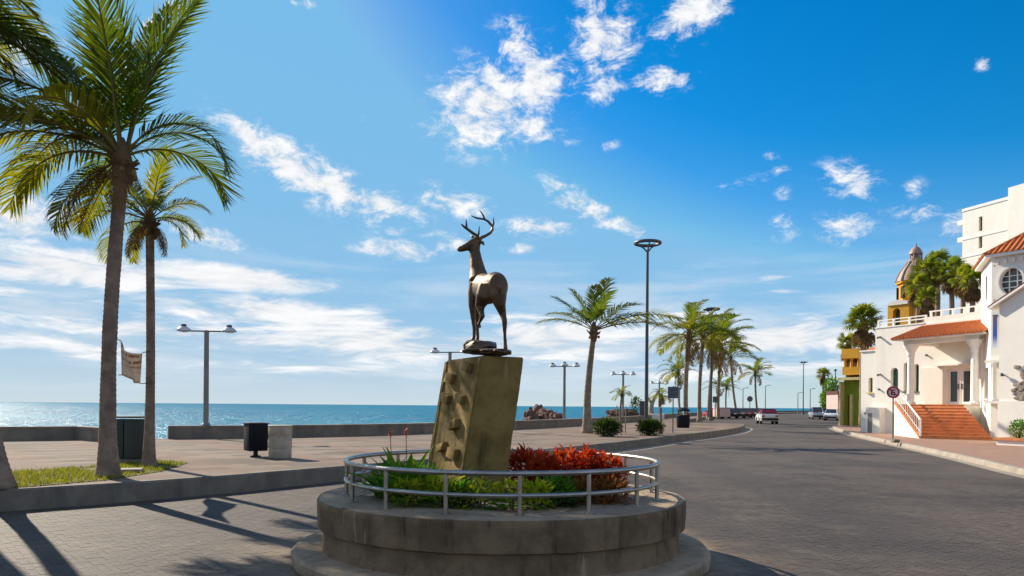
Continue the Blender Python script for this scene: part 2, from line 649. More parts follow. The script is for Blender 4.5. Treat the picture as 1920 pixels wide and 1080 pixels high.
def promenade_mat():
    m, nt, b = nt_mat('promenade_paving')
    v = coords(nt, world_space=True)
    mp = nt.nodes.new('ShaderNodeMapping')
    mp.inputs['Rotation'].default_value = (0, 0, R(-38))
    nt.links.new(v, mp.inputs['Vector'])
    br = nt.nodes.new('ShaderNodeTexBrick')
    br.inputs['Scale'].default_value = 1.0
    br.inputs['Brick Width'].default_value = 1.2
    br.inputs['Row Height'].default_value = 0.6
    br.inputs['Mortar Size'].default_value = 0.012
    br.inputs['Color1'].default_value = (0.255, 0.195, 0.145, 1)
    br.inputs['Color2'].default_value = (0.125, 0.097, 0.075, 1)
    br.inputs['Mortar'].default_value = (0.14, 0.12, 0.11, 1)
    nt.links.new(mp.outputs[0], br.inputs['Vector'])
    col = br.outputs['Color']
    # pink bands through the grey paving, with some frond-shadow stripes put into the colour
    wv = nt.nodes.new('ShaderNodeTexWave')
    wv.inputs['Scale'].default_value = 0.11
    wv.inputs['Distortion'].default_value = 2.5
    wv.inputs['Detail'].default_value = 1.0
    nt.links.new(mp.outputs[0], wv.inputs['Vector'])
    col = cmix(nt, nmath(nt, 'MULTIPLY', mrange(nt, wv.outputs['Fac'], 0.60, 0.72), 0.32), col, (0.24, 0.13, 0.10))
    col = cmix(nt, nmath(nt, 'MULTIPLY', mrange(nt, nz(nt, v, 0.6, 6.0, 0.65), 0.45, 0.7), 0.5), col, (0.20, 0.18, 0.165))
    nt.links.new(col, b.inputs['Base Color'])
    b.inputs['Roughness'].default_value = 0.9
    b.inputs['Specular IOR Level'].default_value = 0.15
    bump(nt, b, nz(nt, v, 30.0, 4.0), 0.2, 0.01)
    return m


def sea_mat():
    m, nt, b = nt_mat('sea_water')
    v = coords(nt, world_space=True)
    b.inputs['Roughness'].default_value = 0.30
    b.inputs['IOR'].default_value = 1.33
    b.inputs['Specular IOR Level'].default_value = 0.08
    mp = nt.nodes.new('ShaderNodeMapping')
    mp.inputs['Rotation'].default_value = (0, 0, R(30))
    mp.inputs['Scale'].default_value = (1.0, 0.45, 1.0)
    nt.links.new(v, mp.inputs['Vector'])
    h1 = nz(nt, mp.outputs[0], 0.16, 6.0, 0.6, 0.6)
    h2 = nz(nt, mp.outputs[0], 0.8, 5.0, 0.65, 0.4)
    col = cmix(nt, mrange(nt, nz(nt, mp.outputs[0], 0.012, 5.0, 0.6), 0.35, 0.65), (0.002, 0.140, 0.258), (0.004, 0.190, 0.290))
    col = cmix(nt, nmath(nt, 'MULTIPLY', mrange(nt, h1, 0.55, 0.72), 0.5), col, (0.008, 0.10, 0.175))
    h = nmath(nt, 'ADD', nmath(nt, 'MULTIPLY', h1, 1.0), nmath(nt, 'MULTIPLY', h2, 0.35))
    bn = nt.nodes.new('ShaderNodeBump')
    bn.inputs['Strength'].default_value = 1.0
    bn.inputs['Distance'].default_value = 2.2
    nt.links.new(h, bn.inputs['Height'])
    df = nt.nodes.new('ShaderNodeBsdfDiffuse')
    nt.links.new(col, df.inputs['Color'])
    gl = nt.nodes.new('ShaderNodeBsdfGlossy')
    gl.inputs['Roughness'].default_value = 0.28
    nt.links.new(bn.outputs['Normal'], gl.inputs['Normal'])
    nt.links.new(bn.outputs['Normal'], df.inputs['Normal'])
    # choppy water: the waves keep the mirror part of the surface small
    ms = nt.nodes.new('ShaderNodeMixShader')
    ms.inputs[0].default_value = 0.16
    nt.links.new(df.outputs[0], ms.inputs[1])
    nt.links.new(gl.outputs[0], ms.inputs[2])
    nt.links.new(ms.outputs[0], nt.nodes['Material Output'].inputs['Surface'])
    return m


M = {}
M['pavers'] = paver_mat()
M['road'] = road_mat()
M['prom'] = promenade_mat()
M['sea'] = sea_mat()
M['kerb'] = surf('kerb_concrete', (0.22, 0.182, 0.140), (0.150, 0.123, 0.095), 2.2, 0.85, stain=(0.07, 0.062, 0.056), stain_scale=1.6, stain_amt=.75, streak=True, bump_s=.3)
M['wall'] = surf('seawall_concrete', (0.25, 0.205, 0.155), (0.165, 0.135, 0.105), 1.4, 0.85, stain=(0.09, 0.08, 0.07), stain_scale=0.9, streak=True, bump_s=.3)
M['planter'] = concrete_mat('planter_concrete', (0.25, 0.166, 0.096), (0.140, 0.090, 0.050), (0.034, 0.022, 0.012), (0.40, 0.31, 0.21))
M['planter_top'] = concrete_mat('planter_rim_concrete', (0.40, 0.305, 0.205), (0.28, 0.205, 0.135), (0.13, 0.092, 0.058), (0.5, 0.42, 0.32))
M['soil'] = surf('soil', (0.05, 0.035, 0.022), (0.09, 0.065, 0.04), 8.0, 0.95, bump_s=.8, bump_scale=25)
M['pedestal'] = concrete_mat('pedestal_concrete', (0.305, 0.205, 0.064), (0.185, 0.120, 0.034), (0.050, 0.034, 0.011), (0.40, 0.30, 0.16), 0.0)
M['stud'] = surf('stud_stone', (0.23, 0.175, 0.10), (0.15, 0.115, 0.065), 9.0, 0.85, bump_s=.4)
M['bronze'] = surf('bronze', (0.165, 0.094, 0.044), (0.085, 0.052, 0.026), 7.0, 0.50, metal=0.45, stain=(0.06, 0.05, 0.035), stain_scale=6.0, stain_amt=.6, bump_s=.25, bump_scale=35)
M['bronze_rock'] = surf('bronze_rock', (0.20, 0.13, 0.08), (0.11, 0.075, 0.048), 9.0, 0.5, metal=0.5, bump_s=.7, bump_scale=18)
M['steel'] = surf('stainless_tube', (0.44, 0.41, 0.375), (0.33, 0.30, 0.265), 6.0, 0.36, metal=1.0, stain=(0.20, 0.13, 0.08), stain_scale=5.0, stain_amt=.35, bump_s=.05)
M['trunk'] = surf('palm_bark', (0.30, 0.215, 0.160), (0.19, 0.130, 0.095), 5.0, 0.9, stain=(0.10, 0.068, 0.05), stain_scale=3.0, bump_s=.7, bump_scale=16)
M['trunk_pale'] = surf('pale_palm_bark', (0.30, 0.235, 0.165), (0.20, 0.15, 0.10), 4.0, 0.9, stain=(0.11, 0.08, 0.05), stain_scale=2.0, bump_s=.6, bump_scale=12)
M['frond'] = leaf_mat('palm_leaf', (0.056, 0.092, 0.010), (0.108, 0.132, 0.014), (0.14, 0.115, 0.018), .42)
M['frond_y'] = leaf_mat('palm_leaf_yellow', (0.115, 0.130, 0.012), (0.20, 0.18, 0.016), (0.20, 0.14, 0.02), .42)
M['frond_dry'] = leaf_mat('palm_leaf_dry', (0.17, 0.10, 0.045), (0.11, 0.07, 0.035), (0.20, 0.14, 0.07), .25, .7)
M['boot'] = surf('palm_fibre', (0.16, 0.095, 0.045), (0.09, 0.055, 0.03), 8.0, 0.9, bump_s=.6)
M['coconut'] = surf('coconut_husk', (0.26, 0.15, 0.04), (0.16, 0.12, 0.03), 5.0, 0.55)
M['fan'] = leaf_mat('fan_palm_leaf', (0.10, 0.135, 0.016), (0.18, 0.19, 0.024), (0.21, 0.17, 0.03), .5)
M['leaf_green'] = leaf_mat('green_leaf', (0.045, 0.15, 0.015), (0.10, 0.20, 0.02), (0.14, 0.19, 0.02), .42)
M['leaf_lime'] = leaf_mat('lime_leaf', (0.14, 0.20, 0.012), (0.29, 0.30, 0.012), (0.09, 0.14, 0.015), .40)
M['leaf_dark'] = leaf_mat('dark_leaf', (0.035, 0.065, 0.014), (0.065, 0.095, 0.02), (0.09, 0.10, 0.02), .25)
M['leaf_red'] = leaf_mat('red_leaf', (0.33, 0.024, 0.012), (0.46, 0.080, 0.022), (0.19, 0.028, 0.012), .34)
M['leaf_bronze'] = leaf_mat('bronze_leaf', (0.22, 0.060, 0.018), (0.15, 0.08, 0.02), (0.32, 0.11, 0.02), .32)
M['grass'] = leaf_mat('grass_blade', (0.12, 0.14, 0.015), (0.22, 0.21, 0.02), (0.17, 0.13, 0.03), .34)
M['stem'] = surf('stem', (0.10, 0.07, 0.04), rough=.9)
M['flower'] = surf('red_flower', (0.55, 0.06, 0.02), rough=.6, bump_s=0)
M['white'] = surf('white_stucco', (0.86, 0.83, 0.76), (0.82, 0.785, 0.71), 1.2, 0.85, stain=(0.68, 0.64, 0.56), stain_scale=.9, stain_amt=.4, streak=True, bump_s=.25, bump_scale=30)
M['white_trim'] = surf('white_paint', (0.84, 0.82, 0.78), (0.78, 0.76, 0.71), 3.0, 0.6, bump_s=.05)
M['rooftile'] = surf('terracotta_tile', (0.62, 0.185, 0.045), (0.47, 0.13, 0.033), 4.0, 0.75, stain=(0.34, 0.11, 0.045), stain_scale=3.0, bump_s=.35)
M['step'] = surf('terracotta_step', (0.66, 0.245, 0.085), (0.54, 0.195, 0.068), 3.0, 0.6, stain=(0.30, 0.13, 0.07), stain_scale=2.0, bump_s=.15)
M['redpave'] = surf('red_pavement', (0.36, 0.20, 0.135), (0.28, 0.165, 0.12), 3.0, 0.8, stain=(0.22, 0.16, 0.12), stain_scale=.8, bump_s=.3)
M['palekerb'] = surf('pale_kerb', (0.36, 0.305, 0.24), (0.27, 0.225, 0.18), 2.0, 0.85, stain=(0.2, 0.17, 0.14), stain_scale=1.2)
M['glass'] = surf('window_glass', (0.018, 0.032, 0.034), (0.03, 0.045, 0.045), 0.7, 0.06, spec=.7, bump_s=0)
M['greenglass'] = surf('green_window_glass', (0.012, 0.06, 0.045), (0.02, 0.09, 0.065), 0.7, 0.1, spec=.6, bump_s=0)
M['dark'] = surf('dark_opening', (0.02, 0.018, 0.016), rough=.7, bump_s=0)
M['yellow'] = surf('yellow_stucco', (0.72, 0.36, 0.02), (0.62, 0.30, 0.02), 1.2, 0.8, stain=(.5, .25, .03), bump_s=.15)
M['green'] = surf('green_stucco', (0.22, 0.30, 0.014), (0.17, 0.24, 0.012), 1.2, 0.8, bump_s=.15)
M['cream'] = surf('cream_paint', (0.72, 0.60, 0.28), rough=.7, bump_s=.05)
M['dome'] = surf('dome_tile', (0.42, 0.27, 0.21), (0.33, 0.20, 0.16), 3.0, 0.6, stain=(.24, .16, .13), bump_s=.2)
M['grey_pole'] = surf('grey_painted_pole', (0.24, 0.235, 0.215), (0.19, 0.185, 0.17), 2.0, 0.5, metal=.2, stain=(.13, .10, .07), bump_s=.05)
M['dark_pole'] = surf('dark_painted_pole', (0.075, 0.082, 0.088), (0.055, 0.06, 0.066), 2.0, 0.45, metal=.3, bump_s=.05)
M['lampglass'] = surf('lamp_lens', (0.66, 0.66, 0.64), rough=.25, bump_s=0)
M['binblack'] = surf('black_bin', (0.008, 0.010, 0.016), (0.014, 0.016, 0.022), 3.0, 0.7, spec=.15, bump_s=.05)
M['binblue'] = surf('worn_bin_side', (0.035, 0.05, 0.075), (0.022, 0.032, 0.05), 3.0, 0.55, bump_s=.05)
M['binpale'] = surf('pale_bin', (0.47, 0.41, 0.32), (0.38, 0.32, 0.24), 4.0, 0.85, stain=(.28, .20, .11), stain_scale=3.0, bump_s=.3)
M['cabinet'] = surf('green_cabinet', (0.010, 0.020, 0.017), (0.014, 0.026, 0.022), 2.0, 0.5, stain=(.045, .04, .03), bump_s=.05)
M['signgrey'] = surf('sign_back', (0.10, 0.125, 0.15), (0.08, 0.10, 0.12), 2.0, 0.45, metal=.3, bump_s=0)
M['red'] = surf('sign_red', (0.50, 0.02, 0.02), rough=.5, bump_s=0)
M['signwhite'] = surf('sign_white', (0.75, 0.72, 0.70), rough=.5, bump_s=0)
M['black'] = surf('black_paint', (0.012, 0.012, 0.012), rough=.5, bump_s=0)
M['rock'] = surf('shore_rock', (0.20, 0.085, 0.05), (0.10, 0.05, 0.033), .35, 0.9, stain=(.24, .15, .11), stain_scale=.2, bump_s=.8, bump_scale=1.5)
M['tyre'] = surf('tyre_rubber', (0.015, 0.015, 0.015), rough=.85, bump_s=0)
M['rim'] = surf('wheel_rim', (0.4, 0.4, 0.4), rough=.35, metal=.9, bump_s=0)
M['carglass'] = surf('car_glass', (0.03, 0.045, 0.055), rough=.06, spec=.8, bump_s=0)
M['carwhite'] = surf('white_car_paint', (0.72, 0.72, 0.72), (0.70, 0.70, 0.70), 2.0, 0.25, spec=.6, bump_s=0)
M['carsilver'] = surf('silver_car_paint', (0.42, 0.44, 0.46), (0.40, 0.42, 0.44), 2.0, 0.28, metal=.4, bump_s=0)
M['cardark'] = surf('dark_car_paint', (0.03, 0.033, 0.04), (0.028, 0.03, 0.036), 2.0, 0.22, spec=.6, bump_s=0)
M['carteal'] = surf('teal_car_paint', (0.035, 0.085, 0.10), (0.03, 0.08, 0.095), 2.0, 0.22, spec=.6, bump_s=0)
M['cargrey'] = surf('grey_car_paint', (0.14, 0.14, 0.145), (0.13, 0.13, 0.135), 2.0, 0.25, spec=.6, bump_s=0)
M['carred'] = surf('red_car_paint', (0.36, 0.025, 0.05), (0.34, 0.025, 0.045), 2.0, 0.25, spec=.6, bump_s=0)
M['tail'] = surf('tail_light', (0.45, 0.01, 0.01), rough=.2, bump_s=0)
M['headlight'] = surf('headlight_lens', (0.75, 0.75, 0.75), rough=.12, spec=.8, bump_s=0)
M['pink'] = surf('pink_stucco', (0.62, 0.46, 0.44), (0.55, 0.40, 0.39), 1.5, .8, bump_s=.1)
M['maroon'] = surf('maroon_canvas', (0.12, 0.03, 0.03), rough=.8, bump_s=.1)
M['greenframe'] = surf('green_window_frame', (0.03, 0.10, 0.075), rough=.5, bump_s=0)
M['redglass'] = surf('red_tinted_glass', (0.20, 0.025, 0.05), rough=.12, spec=.7, bump_s=0)
# ================================================================== SETTING
KH = 0.32          # kerb / promenade level
SEAZ = -3.2

# kerb line of the promenade (foot of the kerb on the road), from behind the camera to the bulb tip and on
kerb = [Vector((-34.0, -13.6, 0)), Vector((-16.0, 3.0, 0)), G(0, 960), G(320, 936), G(640, 903)]
kerb += [Vector((0.2, 21.0, 0)), G(1180, 843), G(1280, 827), G(1330, 821), G(1372, 814), G(1392, 809), G(1400, 803)]
tip = kerb[-1]
kerb += [Vector((18.2, 61.5, 0)), Vector((16.6, 63.8, 0)), Vector((14.6, 65.5, 0)), Vector((16.0, 72.0, 0)), Vector((27.0, 104, 0)),
         Vector((45, 150, 0)), Vector((78, 215, 0)), Vector((130, 292, 0)), Vector((395, 412, 0))]
wall_l = [(-80, 19.5), (-40, 22.6), (-15.3, 25.2)]


def smooth_line(pts, it=2):
    for _ in range(it):
        out = [pts[0]]
        for a, b in zip(pts[:-1], pts[1:]):
            out += [a * .75 + b * .25, a * .25 + b * .75]
        out.append(pts[-1])
        pts = out
    return pts


seawall_line = [Vector((*p, 0)) for p in ((-12.35, 27.0), (-11.0, 27.7), (-8.6, 29.0), (-3.6, 34.2), (3.3, 47.5), (10.2, 64), (16.5, 84), (31, 125), (58, 185), (92, 245), (140, 310))]
seawall_line = smooth_line(seawall_line, 2)
coast = [Vector((-400, -60, 0)), Vector((-90, 18.9, 0)), Vector((-40, 22.9, 0)), Vector((-15.2, 25.6, 0)), Vector((-12.3, 27.3, 0))] + \
        [p + Vector((-.15, .3, 0)) for p in seawall_line[1:]] + [Vector((400, 425, 0)), Vector((3000, 900, 0))]

# sea: one sheet to the horizon
b = MB()
b.add([(-30000, -3000, SEAZ), (30000, -3000, SEAZ), (30000, 45000, SEAZ), (-30000, 45000, SEAZ)], [(0, 1, 2, 3)])
tag(b.build('sea', M['sea']), kind='structure')

# land / road sheet
b = MB()
vs, fs = [], []
for p in [Vector((-400, -400, 0))] + coast:
    vs += [Vector((p.x, p.y, 0)), Vector((6000, p.y, 0))]
for i in range(len(vs) // 2 - 1):
    fs.append((2 * i, 2 * i + 1, 2 * i + 3, 2 * i + 2))
b.add(vs, fs)
# shore face down to the water
n0 = len(coast)
b.add([p for p in coast] + [Vector((p.x - .3, p.y + .5, SEAZ - 1)) for p in coast], [(i, i + 1, n0 + i + 1, n0 + i) for i in range(n0 - 1)])
road = tag(b.build('road', M['road']), kind='structure')

# promenade sheet with its kerb
kline = kerb[:2] + smooth_line(kerb[2:], 2)


def offset_line(pts, d):
    out = []
    for i, p in enumerate(pts):
        t = (pts[min(i + 1, len(pts) - 1)] - pts[max(i - 1, 0)]).normalized()
        out.append(p + Vector((-t.y, t.x, 0)) * d)
    return out


def strip(name, a, b_, z0a, z0b, mat, parent=None):
    m = MB()
    n = len(a)
    m.add([Vector((p.x, p.y, z0a)) for p in a] + [Vector((p.x, p.y, z0b)) for p in b_], [(i, i + 1, n + i + 1, n + i) for i in range(n - 1)])
    return m


def kerb_mesh(line, width, z0, z1, batter=0.03):
    """kerb stones as a continuous run: face, rounded top edge, top and back"""
    prof = [(0.0, z0), (batter, z1 - .03), (batter + .03, z1), (width, z1), (width, z1 - .06)]
    m = MB()
    n = len(line)
    rows = [[Vector((p.x, p.y, z)) for p in offset_line(line, d)] for d, z in prof]
    vs = [v for r in rows for v in r]
    fs = []
    for j in range(len(prof) - 1):
        for i in range(n - 1):
            fs.append((j * n + i, j * n + i + 1, (j + 1) * n + i + 1, (j + 1) * n + i))
    m.add(vs, fs)
    return m


inner = offset_line(kline, 0.16)
b = MB()
poly = [Vector((p.x, p.y, KH - .006)) for p in inner]
back = [Vector((p.x, p.y, KH - .006)) for p in coast[1:-2]]
b.add(poly + back[::-1] + [Vector((-90, -60, KH - .006))], [tuple(range(len(poly) + len(back) + 1))])
tag(b.build('promenade', M['prom']), kind='structure')
tag(kerb_mesh(kline, .17, 0.0, KH).build('promenade_kerb', M['kerb'], smooth=True), kind='structure')
# pale gutter strip along the bulb of the kerb
seg = [p for p in kline if p.y > 20 and p.y < 66]
b = strip('gutter', offset_line(seg, -0.02), offset_line(seg, -0.55), .004, .004, None)
tag(b.build('gutter', M['palekerb']), kind='structure')

# right-hand pavement
rk = [Vector((5.5, -14, 0)), Vector((9.4, 6, 0)), G(1920, 893), G(1813, 865), G(1675, 834), G(1594, 816), G(1556, 802), Vector((28.4, 65.5, 0)), Vector((36.5, 75, 0)), Vector((47, 100, 0)), Vector((50.5, 113, 0)), Vector((56, 132, 0)), Vector((62, 150, 0)), Vector((72, 180, 0)), Vector((100, 235, 0)), Vector((152, 300, 0))]
rk = smooth_line(rk, 2)
rkr = list(reversed(rk))
tag(kerb_mesh(rkr, .22, 0.0, .15).build('pavement_kerb', M['palekerb'], smooth=True), kind='structure')
inn = offset_line(rkr, .21)
b = strip('pavement', inn, [p + Vector((30, -6, 0)) for p in inn], .145, .145, None)
tag(b.build('pavement', M['redpave']), kind='structure')
b = strip('gutter', offset_line(rkr, -0.02), offset_line(rkr, -0.32), .004, .004, None)
tag(b.build('pavement_gutter', M['palekerb']), kind='structure')

# ---- paving stones of the road, herringbone, real pieces near the camera
PC = Vector((-0.10, 8.07, 0))     # centre of the round planter
W_ = 0.078


def kerb_side(x, y):
    """True on the road side of the promenade kerb"""
    for a, c in zip(kline[:-1], kline[1:]):
        if a.y <= y <= c.y:
            t = (y - a.y) / max(c.y - a.y, 1e-6)
            return x > a.x + (c.x - a.x) * t + .08
    return False


def paver_geom(lx, ly, tz=0.0008):
    g, ch = .001, .008
    x, y = lx / 2 - g, ly / 2 - g
    vs = [(-x, -y, 0), (x, -y, 0), (x, y, 0), (-x, y, 0), (-x + ch, -y + ch, tz), (x - ch, -y + ch, tz), (x - ch, y - ch, tz), (-x + ch, y - ch, tz)]
    return vs, [(4, 5, 6, 7), (0, 1, 5, 4), (1, 2, 6, 5), (2, 3, 7, 6), (3, 0, 4, 7)]


ang = R(40)
ca, sa = math.cos(ang), math.sin(ang)
stones = []
for i in range(-200, 340):
    for j in range(-250, 260):
        k = (i - j) % 4
        if k not in (0, 3):
            continue
        cx, cy = (i + 1.0, j + .5) if k == 0 else (i + .5, j + 1.0)
        X, Y = W_ * (cx * ca - cy * sa), 11 + W_ * (cx * sa + cy * ca)
        if Y < 6.6 or Y > 17.5 or abs(X) > Y * .70 + .4:
            continue
        if (Vector((X, Y, 0)) - PC).length < 2.10 or not kerb_side(X, Y):
            continue
        stones.append((Y, X, k))
# the ones that show largest: nearest, and not hidden by the planter
stones.sort(key=lambda q: q[0] + (6 if -1.9 < q[1] < 1.75 else 0))
pvs, pfs = paver_geom(2 * W_, W_)
pm = MB()
pm.add(pvs, pfs)
pave_me = pm.mesh('paver', M['pavers'], fix=False)
for (Y, X, k) in stones[:300]:
    inst('paver', pave_me, road, (X, Y, 0.004 + random.uniform(-.0015, .0015)),
         (random.gauss(0, .006), random.gauss(0, .006), ang + (0 if k == 0 else math.pi / 2)))
pm = MB()
for (Y, X, k) in stones[300:]:
    rz = ang + (0 if k == 0 else math.pi / 2)
    c, s = math.cos(rz), math.sin(rz)
    tx, ty, dz = random.gauss(0, .006), random.gauss(0, .006), 0.004 + random.uniform(-.0015, .0015)
    pm.add([(X + x * c - y * s, Y + x * s + y * c, z + dz + (x * tx + y * ty if z > 0 else 0)) for x, y, z in pvs], pfs)
tag(pm.build('paver_field', M['pavers'], road, fix=False), kind='stuff')

# ================================================================== SEAWALL
def wall_run(line, th, z0, z1, cap=.05):
    """low wall along a line with a slightly overhanging coping"""
    m = MB()
    n = len(line)
    prof = [(-th / 2, z0), (-th / 2, z1 - .09), (-th / 2 - .02, z1 - .09), (-th / 2 - .02, z1), (th / 2 + .02, z1), (th / 2 + .02, z1 - .09), (th / 2, z1 - .09), (th / 2, z0)]
    rows = [[Vector((p.x, p.y, z)) for p in offset_line(line, d)] for d, z in prof]
    vs = [v for r in rows for v in r]
    fs = []
    for j in range(len(prof) - 1):
        for i in range(n - 1):
            fs.append((j * n + i, j * n + i + 1, (j + 1) * n + i + 1, (j + 1) * n + i))
    fs.append(tuple(j * n for j in range(len(prof))))
    fs.append(tuple(j * n + n - 1 for j in range(len(prof)))[::-1])
    m.add(vs, fs)
    return m


w1 = [Vector((-80, 19.6, 0)), Vector((-40, 22.6, 0)), G(0, 826, KH) * 1.0, G(148, 824, KH), G(212, 829, KH), G(262, 834, KH)]
for p in w1:
    p.z = 0
t = wall_run(w1, .42, KH - .05, KH + .46).build('seawall', M['wall'], smooth=True)
tag(t, 'low grey concrete seawall at the far left, left of the gap to the sea', 'wall')
t = wall_run(seawall_line, .45, KH - .05, KH + .47).build('seawall', M['wall'], smooth=True)
tag(t, 'long low concrete seawall running from the gap towards the distant palms', 'wall')

# ================================================================== GRASS BED
bedpx = [(-190, 942), (-20, 921), (60, 912), (200, 900), (300, 884), (352, 868), (280, 864), (200, 873), (90, 881), (-190, 893)]
bed = [G(px, py, KH) for px, py in bedpx]
b = MB()
b.add([Vector((p.x, p.y, KH + .003)) for p in bed], [tuple(range(len(bed)))])
tag(b.build('grass_bed', surf('bed_earth', (0.16, 0.14, 0.045), (0.10, 0.085, 0.035), 5.0, .95, bump_s=.6)), kind='structure')


def in_poly(x, y, P):
    c = False
    j = len(P) - 1
    for i in range(len(P)):
        if (P[i].y > y) != (P[j].y > y) and x < (P[j].x - P[i].x) * (y - P[i].y) / (P[j].y - P[i].y) + P[i].x:
            c = not c
        j = i
    return c


b = MB()
xs, ys = [p.x for p in bed], [p.y for p in bed]
nb = 0
while nb < 9000:
    x, y = random.uniform(min(xs), max(xs)), random.uniform(min(ys), max(ys))
    if not in_poly(x, y, bed) or mnoise.noise(Vector((x * 1.3, y * 1.3, 2))) < -.28:
        continue
    nb += 1
    h = random.uniform(.02, .085)
    a = random.uniform(0, 6.28)
    lx, ly = math.cos(a) * h * random.uniform(.2, 1.1), math.sin(a) * h * random.uniform(.2, 1.1)
    wx, wy = -math.sin(a) * .008, math.cos(a) * .008
    b.add([(x - wx, y - wy, KH), (x + wx, y + wy, KH), (x + lx, y + ly, KH + h)], [(0, 1, 2)])
tag(b.build('grass', M['grass'], fix=False), 'patchy yellow-green grass in the bed under the left palms', 'grass', kind='stuff')
p = G(225, 886, KH)
b = MB().cbox((p.x, p.y, KH + .035), (.75, .38, .07), .012, R(20))
tag(b.build('drain_cover', M['palekerb']), 'flat pale concrete cover lying in the grass bed', 'cover')

# ================================================================== MONUMENT
pl = empty('round_planter', PC, 'round tiered concrete planter in the road, carrying the deer monument', 'planter')
RW, RS, ZT = 1.92, 2.16, 0.66


def worn(m):
    """hand-cast edges: shallow waves and knocked corners"""
    for i, v in enumerate(m.v):
        p = Vector(v)
        d = Vector((p.x - PC.x, p.y - PC.y, 0)).normalized()
        k = mnoise.noise(p * 1.6) * .010 + mnoise.noise(p * 7.0) * .006 - max(0, mnoise.noise(p * 4.0 + Vector((9, 0, 0))) - .38) * .07
        m.v[i] = tuple(p + d * k + Vector((0, 0, min(0, k) * .5 + mnoise.noise(p * 2.3) * .003)))
    return m


b = MB().lathe([(RS - .02, 0.0), (RS, .02), (RS + .01, .07), (RS + .01, .125), (RS - .02, .155), (RS - .08, .16), (1.6, .16)], 192, PC)
worn(b).build('foot_step', M['planter_top'], pl, smooth=True)
b = MB().lathe([(1.885, .15), (1.868, .20), (1.86, .38), (1.80, .40)], 192, PC)
worn(b).build('recessed_base', M['planter'], pl, smooth=True)
b = MB().lathe([(1.80, .375), (RW - .03, .372), (RW, .385), (RW + .002, .45), (RW + .004, .52), (RW + .005, .59), (RW + .005, ZT - .025), (RW - .006, ZT - .006), (RW - .02, ZT - .004)], 192, PC)
worn(b).build('wall_ring', M['planter'], pl, smooth=True)
b = MB().lathe([(RW - .02, ZT - .004), (RW - .04, ZT), (1.75, ZT), (1.6, ZT), (1.50, ZT), (1.48, ZT - .02), (1.48, ZT - .12)], 192, PC)
worn(b).build('rim', M['planter_top'], pl, smooth=True)
b = MB()
b.lathe([(1.485, ZT - .07), (1.0, ZT - .02), (.4, ZT + .02), (0.001, ZT + .03)], 48, PC)
b.build('soil', M['soil'], pl, smooth='all')

RR, ZR, ZM = 1.64, 1.02, 0.83
rail = empty('guard_railing', PC + Vector((0, 0, ZT)), 'low circular stainless steel railing around the deer monument planting', 'railing')


def ring_tube(c, rad, z, r, n=96, k=10):
    m = MB()
    vs, fs = [], []
    for i in range(n):
        a = 2 * math.pi * i / n
        d = Vector((math.cos(a), math.sin(a), 0))
        for j in range(k):
            q = 2 * math.pi * j / k
            vs.append(Vector((c.x, c.y, z)) + d * (rad + r * math.cos(q)) + Vector((0, 0, r * math.sin(q))))
    for i in range(n):
        for j in range(k):
            fs.append((i * k + j, ((i + 1) % n) * k + j, ((i + 1) % n) * k + (j + 1) % k, i * k + (j + 1) % k))
    m.add(vs, fs)
    return m


ring_tube(PC, RR, ZR, .024).build('top_rail', M['steel'], rail, smooth='all')
ring_tube(PC, RR, ZM, .020).build('middle_rail', M['steel'], rail, smooth='all')
for i in range(16):
    a = R(6 + 22.5 * i)
    d = Vector((math.sin(a), -math.cos(a), 0))
    p = PC + d * RR
    b = MB().tube([p + Vector((0, 0, ZT - .03)), p + Vector((0, 0, ZR - .015))], .021, 10)
    b.lathe([(.045, ZT - .002), (.045, ZT + .008), (.022, ZT + .012)], 12, p)
    b.build('post', M['steel'], rail, smooth=True)

# ---- leaning pedestal
th = R(27)
ex, ey = Vector((math.cos(th), math.sin(th), 0)), Vector((-math.sin(th), math.cos(th), 0))
eb = at(866, 900, 7.78)               # nearest edge, foot
et = at(903.5, 666.5, 7.78)           # nearest edge, top
w2, w1_ = 0.497, 0.98
zb = ZT - .06
t_ = (et - eb) / (et.z - eb.z)
e0 = eb + t_ * (zb - eb.z)


def pt(a, c, h):
    """a across the right face, c across the left face (0..1), h world height"""
    q = e0 + t_ * (h - zb)
    tw = 1.0 + 0.035 * (1 - (h - zb) / (et.z - zb))
    return q + ex * (w2 * a * tw) + ey * (w1_ * c * tw)


ped = empty('pedestal', pt(.5, .5, zb), 'leaning square brown concrete pedestal with stone studs under the deer', 'pedestal')
bm = bmesh.new()
NZ = 10
rings = []
for i in range(NZ + 1):
    h = zb + (et.z - zb) * i / NZ
    rings.append([bm.verts.new(pt(a, c, h)) for a, c in ((0, 0), (1, 0), (1, 1), (0, 1))])
for i in range(NZ):
    for k in range(4):
        bm.faces.new((rings[i][k], rings[i][(k + 1) % 4], rings[i + 1][(k + 1) % 4], rings[i + 1][k]))
bm.faces.new(rings[0][::-1])
bm.faces.new(rings[-1])
vert_e = [e for e in bm.edges if (e.verts[0].co - e.verts[1].co).z != 0 and len([f for f in e.link_faces]) == 2 and abs((e.verts[0].co - e.verts[1].co).z) > .05]
top_e = [e for e in bm.edges if all(v in rings[-1] for v in e.verts)]
bmesh.ops.bevel(bm, geom=list(set(vert_e + top_e)), offset=.022, segments=3, affect='EDGES', profile=.5)
bmesh.ops.subdivide_edges(bm, edges=bm.edges[:], cuts=2, use_grid_fill=True)
for v in bm.verts:
    d = mnoise.noise(v.co * 5.0) * .007 + mnoise.noise(v.co * 17.0) * .003
    v.co += Vector((d, d * .6, 0))
bmesh.ops.recalc_face_normals(bm, faces=bm.faces)
b = MB()
bm.verts.index_update()
b.add([v.co.copy() for v in bm.verts], [[v.index for v in f.verts] for f in bm.faces])
bm.free()
b.build('shaft', M['pedestal'], ped, smooth=True)
